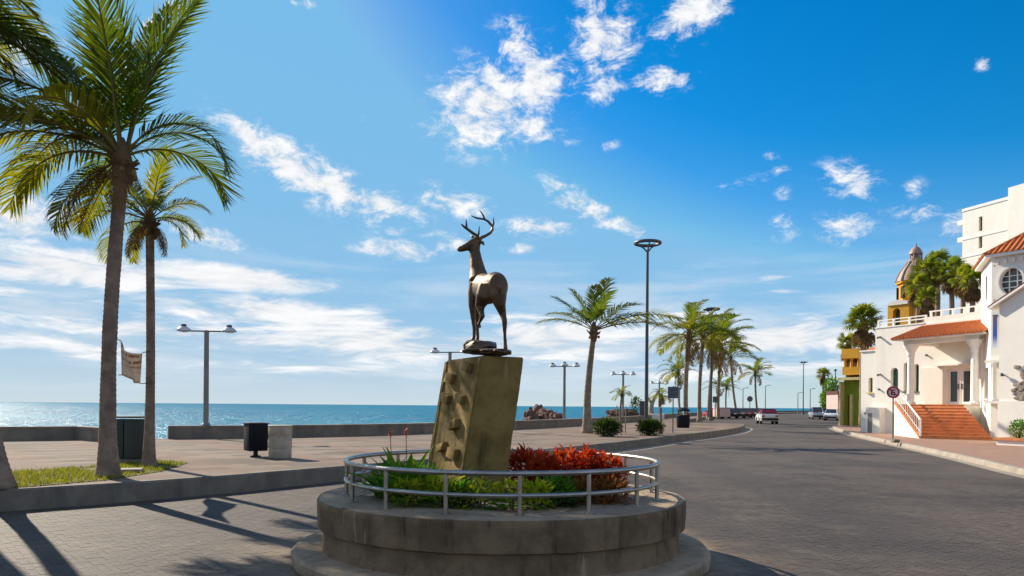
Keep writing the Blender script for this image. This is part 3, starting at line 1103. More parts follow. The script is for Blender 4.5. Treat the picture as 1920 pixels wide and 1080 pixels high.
# raised border strips down the two edges of the studded face
ln = (ex * -1).normalized()          # outward normal of the left (studded) face
for c in (.035, .965):
    q = [pt(0, c - .03, zb) , pt(0, c + .03, zb), pt(0, c + .03, et.z - .02), pt(0, c - .03, et.z - .02)]
    MB().slab([p - ln * .01 for p in q], ln * .026).build('border_strip', M['pedestal'], ped)
tilt = Matrix((ey, ln, t_.normalized())).transposed()
for k, (px, py, s) in enumerate([(881, 688, 1.0), (849, 709, 1.05), (841, 747, 1.0), (868, 747, .95), (856, 796, 1.05), (833, 838, .95), (854, 850, 1.15)]):
    p = on_plane(px, py, e0, ey.cross(t_).normalized())
    b = MB().cbox(p + ln * .012, (.19 * s, .11, .10 * s), .016, mat=tilt @ Matrix.Rotation(random.uniform(-.25, .25), 3, 'Y'))
    for i, v in enumerate(b.v):
        d = mnoise.noise_vector(Vector(v) * 11) * .014
        b.v[i] = tuple(Vector(v) + d)
    b.build('stone_stud', M['pedestal'], ped, smooth=True)

# ---- deer
DY = 8.07
def D(px, py, dy=0.0):
    return at(px, py, DY + dy)

dbase = D(912, 657)
deer = empty('deer_statue', dbase, 'bronze stag statue with antlers looking left on top of the pedestal', 'statue')
b = MB()
b.loft([(D(938, 533, -.31), .035, .05), (D(935, 534, -.27), .095, .12), (D(930, 537, -.17), .135, .155), (D(922, 540, -.02), .140, .155),
        (D(914, 541, .12), .132, .160), (D(906, 540, .25), .125, .165), (D(898, 535, .36), .105, .150), (D(891, 527, .43), .070, .10), (D(888, 522, .46), .03, .05)], 20)
b.tube([D(899, 528, .32), D(895, 508, .38), D(892, 486, .42), D(890, 468, .44), D(893, 455, .445)], [.125, .095, .072, .060, .052], 14)
b.tube([D(900, 450, .46), D(894, 452, .445), D(884, 458, .43), D(875, 463, .42), D(866, 466.5, .41), D(860, 468, .405), D(857.5, 468.5, .40)],
       [.025, .052, .056, .046, .036, .030, .018], 12)
# ears
b.tube([D(900, 452, .42), D(905, 455, .40), D(909, 462, .39)], [.012, .024, .004], 8)
b.tube([D(893, 449, .48), D(886, 444, .54), D(880, 441, .58)], [.012, .022, .004], 8)
# legs: hips, knees, hocks, hooves
def leg(pts):
    b.tube([D(*q[:3]) for q in pts], [q[3] for q in pts], 12)

leg([(931, 538, -.20, .115), (934, 556, -.23, .095), (938, 573, -.24, .060), (943, 590, -.20, .038), (946, 602, -.25, .030), (946.5, 628, -.235, .019), (947.5, 646, -.23, .021), (948, 655, -.24, .026)])
leg([(915, 540, -.16, .115), (907, 558, -.18, .090), (900, 574, -.12, .055), (902, 585, -.16, .034), (905, 593, -.20, .028), (900, 603, -.15, .018), (897, 608, -.13, .020), (901, 615, -.13, .018)])
leg([(893, 532, .30, .085), (888, 552, .30, .066), (885, 572, .28, .042), (887, 598, .29, .027), (889, 616, .29, .020), (889, 629, .29, .021), (886, 640, .27, .028)])
leg([(903, 534, .33, .080), (899, 556, .36, .060), (896, 576, .38, .040), (895, 600, .38, .026), (895, 618, .38, .020), (896, 632, .38, .021), (894, 641, .37, .026)])
b.tube([D(935, 531, -.30), D(938, 540, -.345), D(938, 549, -.34)], [.02, .026, .008], 8)
b.tube([D(919, 560, -.12), D(919, 570, -.13)], [.045, .024], 8)
body = b.build('body', M['bronze'], deer)
md = body.modifiers.new('one_skin', 'REMESH')
md.mode = 'VOXEL'
md.voxel_size = .011
md.use_smooth_shade = True
sm = body.modifiers.new('soften', 'SMOOTH')
sm.factor, sm.iterations = .6, 5

def antler(main, tines):
    m = MB()
    m.tube([D(*q[:3]) for q in main], [q[3] for q in main], 8)
    for t in tines:
        m.tube([D(*q[:3]) for q in t], [q[3] for q in t], 7)
    return m.build('antler', M['bronze'], deer, smooth=True)

antler([(897, 452, .43, .018), (897, 446, .42, .021), (893, 441, .41, .017), (885, 436, .39, .016), (877, 430, .37, .015), (870, 425, .35, .013), (864.5, 420, .34, .006)],
       [[(896, 444, .42, .014), (898, 436, .41, .010), (898.5, 424, .40, .004)], [(875, 429, .37, .013), (874.5, 420, .36, .010), (874, 411, .355, .004)]])
antler([(899, 452, .45, .018), (902, 446, .46, .021), (911, 442, .49, .017), (919, 437, .52, .017), (923.5, 430, .55, .016), (922, 423, .57, .015), (915, 415, .60, .014), (908, 411, .62, .013), (894, 409, .66, .011), (883, 404.5, .69, .005)],
       [[(923, 426, .56, .013), (926, 418, .55, .010), (925, 408, .54, .004)], [(909, 411.5, .62, .012), (905, 402, .63, .010), (899, 394, .64, .004)]])
# rocky bronze base
bm = bmesh.new()
for (px, py, dy, sx, sy, sz) in ((902, 652, .20, .20, .26, .085), (888, 650, .26, .125, .16, .085), (925, 661, .0, .20, .34, .035), (940, 660, -.17, .125, .20, .035), (908, 660, .1, .27, .33, .03), (912, 648, .33, .10, .12, .06)):
    r = bmesh.ops.create_icosphere(bm, subdivisions=3, radius=1.0)
    c = D(px, py, dy)
    for v in r['verts']:
        q = v.co.copy()
        k = 1 + .22 * mnoise.noise(q * 1.7 + Vector((px, py, 0))) + .10 * mnoise.noise(q * 5 + Vector((px, 0, py)))
        q = Vector((max(-.86, min(.86, q.x * k)), q.y * k, max(-.8, min(.8, q.z * k))))
        v.co = c + Vector((q.x * sx, q.y * sy, q.z * sz))
b = MB()
bm.verts.index_update()
b.add([v.co.copy() for v in bm.verts], [[v.index for v in f.verts] for f in bm.faces])
bm.free()
b.build('rock_base', M['bronze_rock'], deer, smooth=True)

# ================================================================== LEAFY PLANTS
def leaf_quad(m, p, d, up, L, w, mi=0, fold=.25):
    d = d.normalized()
    s = d.cross(up)
    s = s.normalized() if s.length > 1e-3 else Vector((1, 0, 0))
    n = s.cross(d).normalized()
    mid = p + d * L * .5
    m.add([p, mid + s * w + n * w * fold, p + d * L - n * L * .12, mid - s * w + n * w * fold, mid], [(0, 1, 4), (1, 2, 4), (2, 3, 4), (3, 0, 4)], mi)


def shrub(name, label, cat, c, rad, n, leaf, mats, group=None, split=None, stems=6, up=.35, core=.35):
    """a clump of separate leaves round a bundle of stems; mats[1] is used for the lower leaves"""
    o = empty(name, c, label, cat, group)
    m = MB()
    for i in range(n):
        while True:
            q = Vector((random.uniform(-1, 1), random.uniform(-1, 1), random.uniform(-1, 1)))
            if core < q.length < 1.0:
                break
        lump = 1 + .28 * mnoise.noise(q * 2.2 + c)
        p = c + Vector((q.x * rad[0] * lump, q.y * rad[1] * lump, rad[2] * (1 + q.z * lump)))
        d = Vector((q.x, q.y, q.z * .6 + up)) + Vector((random.gauss(0, .45), random.gauss(0, .45), random.gauss(0, .35)))
        mi = 1 if (len(mats) > 1 and q.z + random.gauss(0, .25) < (split if split is not None else -9)) else 0
        leaf_quad(m, p, d, Vector((random.gauss(0, .3), random.gauss(0, .3), 1)), leaf * random.choice((.5, .8, 1.0, 1.15, 1.5)) * random.uniform(.8, 1.2), leaf * random.uniform(.13, .27), mi)
    m.build('foliage', mats, o, fix=False)
    s = MB()
    for i in range(stems):
        a = random.uniform(0, 6.28)
        e = c + Vector((math.cos(a) * rad[0] * .7, math.sin(a) * rad[1] * .7, rad[2] * random.uniform(1.0, 1.6)))
        k = (c + e) / 2 + Vector((0, 0, rad[2] * .2))
        s.tube([c + Vector((math.cos(a) * .03, math.sin(a) * .03, -.03)), k, e], [.012, .009, .004], 5)
    s.build('stem', M['stem'], o)
    return o


def soilp(px, Y):
    p = at(px, 800, Y)
    return Vector((p.x, p.y, ZT - .03))


red_labels = ['red-leaved shrub touching the right side of the pedestal', 'red-leaved shrub second to the right of the pedestal',
              'red-leaved shrub in the middle of the right-hand red hedge', 'tall bright red-leaved shrub in the right half of the planter',
              'red-leaved shrub at the right end of the red hedge']
for k, (px, Y, h) in enumerate([(985, 8.35, .235), (1022, 8.1, .22), (1062, 8.25, .235), (1098, 8.05, .25), (1136, 8.0, .215)]):
    shrub('red_shrub', red_labels[k], 'shrub', soilp(px, Y), (.19, .24, h), 950, .085, [M['leaf_red'], M['leaf_bronze']], 'red shrubs in the planter', split=-.25)
for k, (px, Y, lab) in enumerate([(1090, 7.35, 'bronze-leaved low shrub in front of the red hedge, left one'), (1140, 7.45, 'bronze-leaved low shrub in front of the red hedge, by the right rail')]):
    shrub('bronze_shrub', lab, 'shrub', soilp(px, Y), (.20, .18, .12), 380, .075, [M['leaf_bronze']], 'bronze shrubs in the planter')
for k, (px, Y, lab, n, r) in enumerate([(735, 7.75, 'dark green leafy bush at the left end of the planter', 330, (.22, .2, .19)),
                                     (775, 7.35, 'green leafy bush left of the pedestal behind the rail', 360, (.24, .2, .20)),
                                     (1045, 7.15, 'green low bush in front of the red shrubs', 420, (.2, .16, .13)),
                                     (860, 7.05, 'dark green low bush at the front under the pedestal edge', 330, (.17, .14, .11))]):
    shrub('green_bush', lab, 'bush', soilp(px, Y), r, n, .095, [M['leaf_green'], M['leaf_dark']], 'green bushes in the planter', split=-.1)
for k, (px, Y, lab) in enumerate([(760, 6.98, 'lime green small plant at the left front of the planter'), (832, 6.95, 'lime green small plant under the studded pedestal face'),
                                (900, 6.9, 'lime green small plant at the front below the pedestal edge'), (965, 6.88, 'lime green brightest small plant at the front centre'),
                                (1010, 6.92, 'lime green small plant just right of the front centre')]):
    shrub('lime_plant', lab, 'plant', soilp(px, Y), (.15, .11, .125), 150, .095, [M['leaf_lime'], M['leaf_green']], 'lime plants along the planter front', split=-.3, stems=4)


def strap_plant(name, label, c, n, L, mat, mats2=None):
    """long arching strap leaves from one crown"""
    o = empty(name, c, label, 'plant', 'strap-leaved plants in the planter')
    for i in range(n):
        a = 2 * math.pi * i / n + random.uniform(-.3, .3)
        e = random.uniform(.7, 1.35)
        l = L * random.uniform(.7, 1.1)
        m = MB()
        prev = None
        d = Vector((math.cos(a), math.sin(a), 0))
        s = Vector((-d.y, d.x, 0))
        vs = []
        N = 6
        for k in range(N + 1):
            t = k / N
            x = math.cos(e) * l * t * (1 + .3 * t)
            z = math.sin(e) * l * t - .45 * l * t * t * (1.3 - e * .7)
            w = .035 * math.sin(math.pi * (.12 + .86 * t)) + .002
            p = c + d * x + Vector((0, 0, z))
            vs += [p - s * w, p - Vector((0, 0, w * .4)), p + s * w]
        fs = []
        for k in range(N):
            fs += [(3 * k, 3 * k + 1, 3 * k + 4, 3 * k + 3), (3 * k + 1, 3 * k + 2, 3 * k + 5, 3 * k + 4)]
        m.add(vs, fs)
        m.build('leaf', mat, o, fix=False)
    return o


strap_plant('strap_leaf_plant', 'tall green strap-leaved plant at the left of the pedestal', soilp(760, 7.35), 24, .74, M['leaf_green'])
strap_plant('strap_leaf_plant', 'upright yellow-green strap-leaved plant touching the studded face', soilp(806, 7.3), 18, .66, M['leaf_lime'])
strap_plant('strap_leaf_plant', 'small green strap-leaved plant at the left rail', soilp(728, 7.5), 18, .60, M['leaf_green'])
for px, lab in ((733, 'thin stalk with a red flower head, left one of two behind the rail'), (762, 'thin stalk with a red flower head, right one of two behind the rail')):
    c = soilp(px, 8.6)
    o = empty('flower_stalk', c, lab, 'flower', 'red flower stalks in the planter')
    top = at(px - 1, 808, 8.6)
    MB().tube([c, (c + top) / 2 + Vector((.01, 0, 0)), top], [.007, .005, .004], 5).build('stalk', M['stem'], o)
    m = MB()
    for i in range(26):
        q = Vector((random.gauss(0, 1), random.gauss(0, 1), random.gauss(0, 1))).normalized()
        leaf_quad(m, top + Vector((0, 0, random.uniform(-.05, .03))), q, Vector((0, 0, 1)), .04, .008)
    m.build('flower_head', M['flower'], o, fix=False)
# ================================================================== PALMS
FR = {}


def frond_mesh(kind, L, bend, lod, seed):
    """one feather leaf: rachis along +X bending down, leaflets on both sides"""
    key = (kind, round(L, 2), bend, lod, seed)
    if key in FR:
        return FR[key]
    rnd = random.Random(seed * 131 + bend)
    m = MB()
    N = 14
    pts, tans = [Vector((0, 0, 0))], []
    bl = R(bend)
    sway = rnd.uniform(-.25, .25)
    for i in range(N):
        t = (i + .5) / N
        a = -bl * t ** 1.4
        yaw = sway * t * t
        tan = Vector((math.cos(a) * math.cos(yaw), math.cos(a) * math.sin(yaw), math.sin(a)))
        tans.append(tan)
        pts.append(pts[-1] + tan * (L / N))
    tans.append(tans[-1])
    m.tube(pts[::2] if lod > 0 else pts, [L * (.0095 * (1 - i / (len(pts[::2] if lod > 0 else pts) - 1)) + .0016) for i in range(len(pts[::2] if lod > 0 else pts))], 4 if lod > 0 else 5, mi=1)
    nl = {0: 56, 1: 34, 2: 18}[lod]
    wd = {0: .0140, 1: .021, 2: .034}[lod] * L
    down = {'fresh': .35, 'old': .75, 'dry': .95}[kind]
    for i in range(nl):
        t = .13 + .86 * (i + .3) / nl
        f = t * N
        k = min(int(f), N - 1)
        p = pts[k].lerp(pts[k + 1], f - k)
        tan = tans[k]
        side = tan.cross(Vector((0, 0, 1)))
        side = side.normalized() if side.length > .05 else Vector((0, 1, 0))
        nrm = side.cross(tan).normalized()
        ll = L * .33 * (math.sin(math.pi * min(1, (.10 + .80 * t))) ** .65) * rnd.uniform(.85, 1.1)
        if t > .85:
            ll *= 1 - (t - .85) * 3
        for s in (-1, 1):
            if rnd.random() < (.04 if kind == 'fresh' else .12):
                continue
            fw = .62 + .62 * t + rnd.gauss(0, .07)
            d = (tan * fw + side * s * (1.0 - .25 * t) + nrm * (.22 - .1 * t + rnd.gauss(0, .07))).normalized()
            mid = p + d * ll * .5
            dn = -nrm * .5 + Vector((0, 0, -.5))
            d2 = (d + dn * (down + rnd.gauss(0, .15))).normalized()
            end = mid + d2 * ll * .55
            wv = (d.cross(nrm)).normalized() * wd * .5
            m.add([p - wv * .7, p + wv * .7, mid + wv, mid - wv, end], [(0, 1, 2, 3), (3, 2, 4)])
    mats = {'fresh': [M['frond'], M['rachis']], 'old': [M['frond_y'], M['rachis']], 'dry': [M['frond_dry'], M['boot']]}[kind]
    me = m.mesh('frond', mats, fix=False)
    FR[key] = me
    return me


M['rachis'] = surf('palm_rachis', (0.20, 0.17, 0.05), (0.15, 0.12, 0.04), 3.0, .9, spec=.1, bump_s=0)


def palm(label, base, top, r0, r1, fronds, lod=0, group='coconut palms along the promenade', bark='trunk', bow=.1, nuts=5, ring=.09, L=None):
    """fronds: list of (azimuth deg from +X, elevation deg, length, bend deg, kind)"""
    base, top = Vector(base), Vector(top)
    o = empty('coconut_palm', base, label, 'palm tree', group)
    H = (top - base).length
    n = max(10, int(H / (ring * (1 if lod == 0 else 2.5)))) * 2
    side = (top - base).cross(Vector((0, 1, 0))).normalized()
    pts, rad = [], []
    for i in range(n + 1):
        t = i / n
        p = base.lerp(top, t) + side * bow * math.sin(math.pi * t) * (1 - t * .3)
        r = r1 + (r0 * .62 - r1) * (1 - t) ** 1.2 + r0 * .42 * math.exp(-t * H / .38)
        r *= (1.035 if i % 2 else .975) + mnoise.noise(p * 3) * .05
        pts.append(p)
        rad.append(r)
    pts[0] = pts[0] - Vector((0, 0, .08))
    MB().tube(pts, rad, 16 if lod == 0 else 9).build('trunk', M[bark], o, smooth='all' if lod else True)
    # crown: fibre and old leaf bases
    cr = MB()
    k = r1 / .11
    cr.lathe([(r1 * .95, -.28 * k), (r1 * 1.45, -.08 * k), (r1 * 1.6, .12 * k), (r1 * 1.0, .38 * k), (r1 * .25, .55 * k)], 12, top)
    for i in range(9 if lod < 2 else 4):
        a = 2.4 * i
        d = Vector((math.cos(a), math.sin(a), 0))
        e = random.uniform(.2, .9)
        cr.tube([top + d * r1 * .9, top + d * r1 * 2.6 + Vector((0, 0, e * r1 * 2))], [.045 * k, .02 * k], 5)
    crown = cr.build('crown', M['boot'], o, smooth=True)
    inv = PW(o).inverted()
    for (az, el, l, bend, kind) in fronds:
        me = frond_mesh(kind, L or 3.0, bend, lod, random.randint(0, 3))
        d = Vector((math.cos(R(az)), math.sin(R(az)), 0))
        p = top + d * r1 * .8 + Vector((0, 0, .12 * k + max(0, math.sin(R(el))) * .22 * k))
        inst('frond', me, crown, inv @ p, (random.uniform(-.3, .3), -R(el), R(az)), l / (L or 3.0))
    for i in range(nuts):
        a = 1.3 * i + random.uniform(-.3, .3)
        c = top + Vector((math.cos(a) * r1 * 1.9, math.sin(a) * r1 * 1.9, -.10 - .06 * (i % 2)))
        MB().lathe([(.001, -.08), (.045, -.06), (.06, -.01), (.05, .045), (.02, .07), (.001, .08)], 10, c).build('coconut', M['coconut'], crown, smooth='all')
    return o


def bends(x):
    return min((20, 45, 70, 95, 120, 150), key=lambda q: abs(q - x))


def random_fronds(n, L, droop=1.0, seed=0, wind=None, dry=2, old=.25):
    rnd = random.Random(seed)
    out = []
    for i in range(n):
        t = (i + .5) / n
        az = 137.5 * i + rnd.uniform(-14, 14)
        el = 80 - 82 * t ** .9 + rnd.uniform(-7, 7)
        if wind is not None:
            el += 12 * math.cos(R(az - wind))
        bd = bends((40 + 62 * (1 - abs(t - .35))) * droop + rnd.uniform(-18, 18))
        out.append((az, el, L * rnd.uniform(.85, 1.08) * (1 - .12 * (t < .15)), bd, 'old' if rnd.random() < old + t * .25 else 'fresh'))
    for i in range(dry):
        out.append((rnd.uniform(0, 360), rnd.uniform(-68, -35), L * rnd.uniform(.55, .75), bends(45), 'dry'))
    return out


# --- big palm at the left (fronds set one by one from the photograph)
p1b, p1t = G(203, 893, KH), at(229, 315, 13.05)
f1 = [  # right side
    (2, 52, 2.3, 150, 'fresh'), (24, 48, 2.0, 120, 'fresh'),
    # straight up and up-right
    (6, 77, 3.0, 20, 'fresh'), (60, 80, 3.2, 20, 'fresh'),
    (-95, 80, 3.1, 20, 'fresh'), (130, 72, 3.2, 20, 'fresh'),
    # up-left
    (165, 64, 3.2, 45, 'fresh'), (190, 58, 3.3, 45, 'fresh'), (-150, 60, 3.1, 45, 'fresh'), (150, 50, 3.1, 70, 'fresh'),
    # left, arching over
    (178, 40, 3.1, 70, 'fresh'), (-165, 36, 3.0, 95, 'fresh'), (160, 34, 3.0, 95, 'old'), (186, 26, 2.9, 70, 'old'), (-150, 30, 2.8, 95, 'fresh'), (172, 18, 2.6, 95, 'old'), (-172, 50, 3.2, 70, 'fresh'),
    (120, 38, 2.6, 95, 'fresh'), (-110, 40, 2.5, 120, 'old'), (60, 34, 2.3, 120, 'fresh'),
    # hanging
    (178, -22, 1.7, 70, 'old'), (-160, -40, 1.6, 45, 'dry'), (150, -35, 1.5, 45, 'old'), (200, -58, 1.4, 20, 'dry'), (20, -62, .9, 20, 'dry'), (-60, -50, 1.0, 45, 'dry')]
palm('tallest coconut palm, its crown reaching out of the top left corner', p1b, p1t, .215, .106, f1, 0, 'coconut palms in the grass bed', bow=.10, nuts=6)
# --- shorter palm right behind it
p2b, p2t = G(279, 874, KH), at(281, 425, 15.2)
f2 = [(10, 42, 1.45, 95, 'old'), (-8, 10, 1.1, 120, 'old'), (40, 66, 1.5, 45, 'old'), (-40, 74, 1.5, 20, 'old'), (90, 78, 1.4, 20, 'old'), (150, 62, 1.5, 45, 'old'),
      (178, 34, 1.75, 70, 'old'), (-170, 20, 1.9, 70, 'old'), (-150, 40, 1.6, 70, 'old'), (165, 8, 1.75, 95, 'old'), (190, 44, 1.7, 70, 'old'), (-120, 52, 1.5, 70, 'old'),
      (-60, 36, 1.3, 95, 'fresh'), (20, 22, 1.2, 120, 'fresh'), (120, 30, 1.4, 95, 'fresh'), (60, 28, 1.3, 95, 'old'), (-20, -40, .8, 45, 'dry'), (-5, -62, .8, 20, 'dry'), (185, -45, .9, 45, 'dry'), (150, -25, 1.1, 70, 'old'), (-90, -30, .9, 70, 'dry')]
palm('shorter yellowish coconut palm just right of the tallest palm', p2b, p2t, .150, .078, [(a, e, l * .9, bd, k) for a, e, l, bd, k in f2], 0, 'coconut palms in the grass bed', bow=-.03, nuts=3)
# --- palm leaning out of the left edge
p3b = G(2, 914, KH)
palm('coconut palm leaning out of the left edge of the picture', p3b, p3b + Vector((-2.3, .6, 7.4)), .20, .11, random_fronds(22, 2.5, 1.0, 5), 0, 'coconut palms in the grass bed', bow=-.12, nuts=3)
p4b = Vector((-8.95, 11.75, KH))
palm('coconut palm beyond the left edge whose trunk shadow falls on the road', p4b, p4b + Vector((-.9, .2, 7.8)), .19, .10, random_fronds(20, 2.5, 1.0, 9), 0, 'coconut palms in the grass bed', bow=.06, nuts=3)

# --- palm right of the statue
pab, pat = G(1101, 812, KH), at(1113, 628, 36)
fa = [(176, 26, 2.7, 45, 'old'), (158, 48, 2.5, 20, 'fresh'), (135, 66, 2.3, 20, 'fresh'), (58, 66, 3.1, 20, 'old'), (85, 76, 2.3, 20, 'fresh'),
      (22, 46, 2.9, 45, 'fresh'), (8, 27, 4.3, 45, 'old'), (-12, 18, 3.6, 45, 'old'), (-70, 60, 2.3, 45, 'fresh'), (200, 34, 2.4, 45, 'old'), (-125, 42, 2.2, 70, 'fresh'), (4, 36, 3.2, 70, 'fresh')]
palm('windswept coconut palm standing alone right of the deer pedestal', pab, pat, .32, .13, fa, 1, bark='trunk_pale', bow=.12, nuts=3)

# --- row of palms down the promenade
ROW = [  # base px, base py, crown px, crown py, depth, frond length, label
    (1287, 1292, 634, 56, 3.2, 'coconut palm behind the black bin, first of the palm clump by the road', 15),
    (1312, 1318, 640, 72, 4.0, 'coconut palm with the orange-lit trunk, second of the palm clump', 16),
    (1329, 1340, 650, 80, 4.4, 'coconut palm in the middle of the palm clump by the kerb', 14),
    (1347, 1352, 655, 92, 4.6, 'coconut palm at the right side of the palm clump', 14),
    (1382, 1370, 674, 118, 4.3, 'coconut palm leaning left behind the parked cars', 15),
    (1421, 1416, 702, 128, 3.6, 'single coconut palm standing apart just left of the white car', 17),
    (1345, 1346, 726, 150, 3.2, 'small distant coconut palm left of the parked cars', 14),
    (1362, 1362, 728, 165, 3.2, 'small distant coconut palm above the parked cars', 14),
    (1276, 1272, 700, 115, 4.0, 'distant coconut palm half hidden left of the palm clump', 16),
]
for k, (bx, cx, cy, Y, L, lab, nf) in enumerate(ROW):
    base = at(bx, 760, Y)
    base.z = KH
    fl = random_fronds(nf, L, .8, 20 + k, wind=0, dry=3, old=.45)
    palm(lab, base, at(cx, cy, Y), .30, .16, fl, 1 if Y < 100 else 2, bark='trunk_pale', bow=.15, nuts=0, L=3.0)

# young palm with stakes
c = at(1166, 760, 38)
c.z = KH
top = at(1166, 742, 38)
palm('young bushy palm on a thin stem beside the round shrubs', c, top, .07, .05, random_fronds(15, .62, 1.1, 77, dry=0, old=.8), 1, 'young palms', nuts=0, L=3.0)
for px, lab in ((1156, 'thin wooden stake left of the young palm'), (1173, 'thin wooden stake right of the young palm')):
    p = at(px, 760, 36.5)
    p.z = KH
    m = MB().tube([p - Vector((0, 0, .05)), p + Vector((.02, 0, 1.35))], [.028, .022], 6)
    tag(m.build('wooden_stake', M['trunk_pale']), lab, 'stake', 'stakes of the young palm')
c = at(1240, 760, 66)
c.z = KH
palm('withered brown palm behind the tall ring lamp', c, at(1240, 745, 66), .12, .09, random_fronds(12, 1.3, 1.2, 78, dry=7, old=1.0), 2, 'young palms', nuts=0, L=3.0)

# ================================================================== FAN PALMS
FANS = {}


def fan_mesh(seed, dry):
    key = (seed, dry)
    if key in FANS:
        return FANS[key]
    rnd = random.Random(seed)
    m = MB()
    m.tube([(0, 0, 0), (.35, 0, .02), (.75, 0, -.02)], [.025, .018, .012], 4)
    c = Vector((.72, 0, -.02))
    n = 24
    for i in range(n):
        a = R(-125 + 250 * i / (n - 1))
        d = Vector((math.cos(a), math.sin(a), .10 * math.cos(3 * a)))
        l = (.72 - .16 * abs(a) / R(125)) * rnd.uniform(.9, 1.08)
        s = Vector((-d.y, d.x, 0)).normalized() * .050
        mid = c + d * l * .62 + Vector((0, 0, .03 if i % 2 else -.03))
        end = c + d * l + Vector((0, 0, -.24 * rnd.uniform(.5, 1.3)))
        m.add([c, mid + s, end, mid - s], [(0, 1, 3), (1, 2, 3)])
    me = m.mesh('fan_leaf', M['frond_dry'] if dry else M['fan'], fix=False)
    FANS[key] = me
    return me


def fan_palm(label, base, top, r, nleaf, size, group='fan palms behind the white building', skirt=14):
    base, top = Vector(base), Vector(top)
    o = empty('fan_palm', base, label, 'palm tree', group)
    H = (top - base).length
    n = 14
    pts = [base.lerp(top, i / n) - (Vector((0, 0, .1)) if i == 0 else Vector()) for i in range(n + 1)]
    MB().tube(pts, [r * (1.3 - .4 * i / n) * (1.04 if i % 2 else .96) for i in range(n + 1)], 9).build('trunk', M['trunk'], o, smooth='all')
    m = MB()
    m.lathe([(r * .8, -1.1 * size), (r * 1.9, -.6 * size), (r * 1.8, -.1 * size), (r * .9, .25 * size), (r * .2, .45 * size)], 10, top)
    crown = m.build('crown', M['boot'], o, smooth='all')
    inv = PW(o).inverted()
    for i in range(nleaf):
        t = (i + .5) / nleaf
        az = 137.5 * i + random.uniform(-12, 12)
        el = 82 - 112 * t + random.uniform(-8, 8)
        inst('fan_leaf', fan_mesh(random.randint(0, 3), False), crown, inv @ (top + Vector((0, 0, .1 * size))), (random.uniform(-.4, .4), -R(el), R(az)), size * random.uniform(.85, 1.1))
    for i in range(skirt):
        az = 360 * i / skirt + random.uniform(-12, 12)
        inst('fan_leaf', fan_mesh(random.randint(0, 3), True), crown, inv @ (top + Vector((0, 0, -.15 * size))), (random.uniform(-.4, .4), -R(random.uniform(-86, -52)), R(az)), size * random.uniform(.8, 1.25))
    return o


FAN = [(1722, 540, 60, .95, 'fan palm in front of the pink dome, leftmost of the roof-high clump'),
       (1736, 512, 64, 1.05, 'fan palm just right of the dome in the roof-high clump'),
       (1759, 496, 66, 1.05, 'tallest fan palm in the middle of the roof-high clump'),
       (1785, 512, 62, 1.05, 'fan palm third from the right in the roof-high clump'),
       (1806, 522, 60, .95, 'fan palm second from the white tower in the roof-high clump'),
       (1824, 530, 58, .9, 'fan palm nearest the white tower in the roof-high clump'),
       (1738, 562, 56, .75, 'low fan palm beside the yellow arch tower')]
for px, py, Y, s, lab in FAN:
    t_p = at(px, py, Y)
    fan_palm(lab, (t_p.x, t_p.y, .14), t_p, .20, 20, s, skirt=30)
t_p = at(1618, 606, 58)
fan_palm('fan palm standing apart behind the white annex, left of the yellow tower', (t_p.x, t_p.y, .14), t_p, .20, 34, 1.15)
t_p = at(1590, 648, 72)
fan_palm('fan palm half hidden behind the yellow balcony', (t_p.x, t_p.y, .14), t_p, .18, 22, .95)
t_p = at(1544, 703, 178)
fan_palm('far fan palm above the parked pickup on the right', (t_p.x, t_p.y, .14), t_p, .26, 20, 1.5, 'far palms on the right', 6)

# ================================================================== ROUND SHRUBS ON THE PROMENADE
def gpt(px, Y, z=KH):
    p = at(px, 760, Y)
    p.z = z
    return p


shrub('round_shrub', 'rounded green shrub at the foot of the lone windswept palm', 'shrub', gpt(1139, 32.5), (.58, .5, .36), 2600, .13, [M['leaf_dark'], M['leaf_green']], 'rounded shrubs on the promenade', core=.2)
shrub('round_shrub', 'rounded green shrub at the foot of the tall ring lamp', 'shrub', gpt(1219, 34.0), (.58, .5, .34), 2600, .13, [M['leaf_dark'], M['leaf_green']], 'rounded shrubs on the promenade', core=.2)
shrub('small_tree', 'small dark tree far off beside the seawall, left of the ring lamp', 'tree', gpt(1192, 90, 1.0), (.55, .5, .85), 300, .35, [M['leaf_dark']], stems=1, core=.1)

# ================================================================== LAMPS
def arm_lamp(label, base, z_arm, rz, heads):
    o = empty('promenade_lamp', base, label, 'street lamp', 'twin-armed lamps along the seawall')
    base = Vector(base)
    d = Vector((math.cos(rz), math.sin(rz), 0))
    topz = z_arm
    MB().tube([base - Vector((0, 0, .05)), Vector((base.x, base.y, topz + .03))], [.098, .085], 12).build('pole', M['grey_pole'], o, smooth=True)
    MB().lathe([(.16, base.z - .02), (.16, base.z + .05), (.10, base.z + .12)], 12, (base.x, base.y, 0)).build('base_plate', M['grey_pole'], o, smooth=True)
    for s in heads:
        e = Vector((base.x, base.y, topz)) + d * s * .62
        if s:
            MB().tube([Vector((base.x, base.y, topz - .02)) + d * (.05 if s > 0 else -.05), Vector((base.x, base.y, topz)) + d * s * .14, e], [.035, .03, .028], 8).build('arm', M['grey_pole'], o, smooth=True)
        c = e + d * s * .18 + Vector((0, 0, 0 if s else .06))
        h = MB().lathe([(.27, .0), (.265, .025), (.19, .11), (.10, .16), (.09, .16)], 18, c).build('lamp_head', M['lampglass'], o, smooth=True)
        MB().lathe([(.001, -.055), (.14, -.04), (.225, -.003)], 18, c).build('lens', M['lampglass'], h, smooth='all')
        MB().lathe([(.095, .158), (.095, .235), (.05, .25)], 12, c).build('cap', M['dark_pole'], h, smooth=True)
    return o


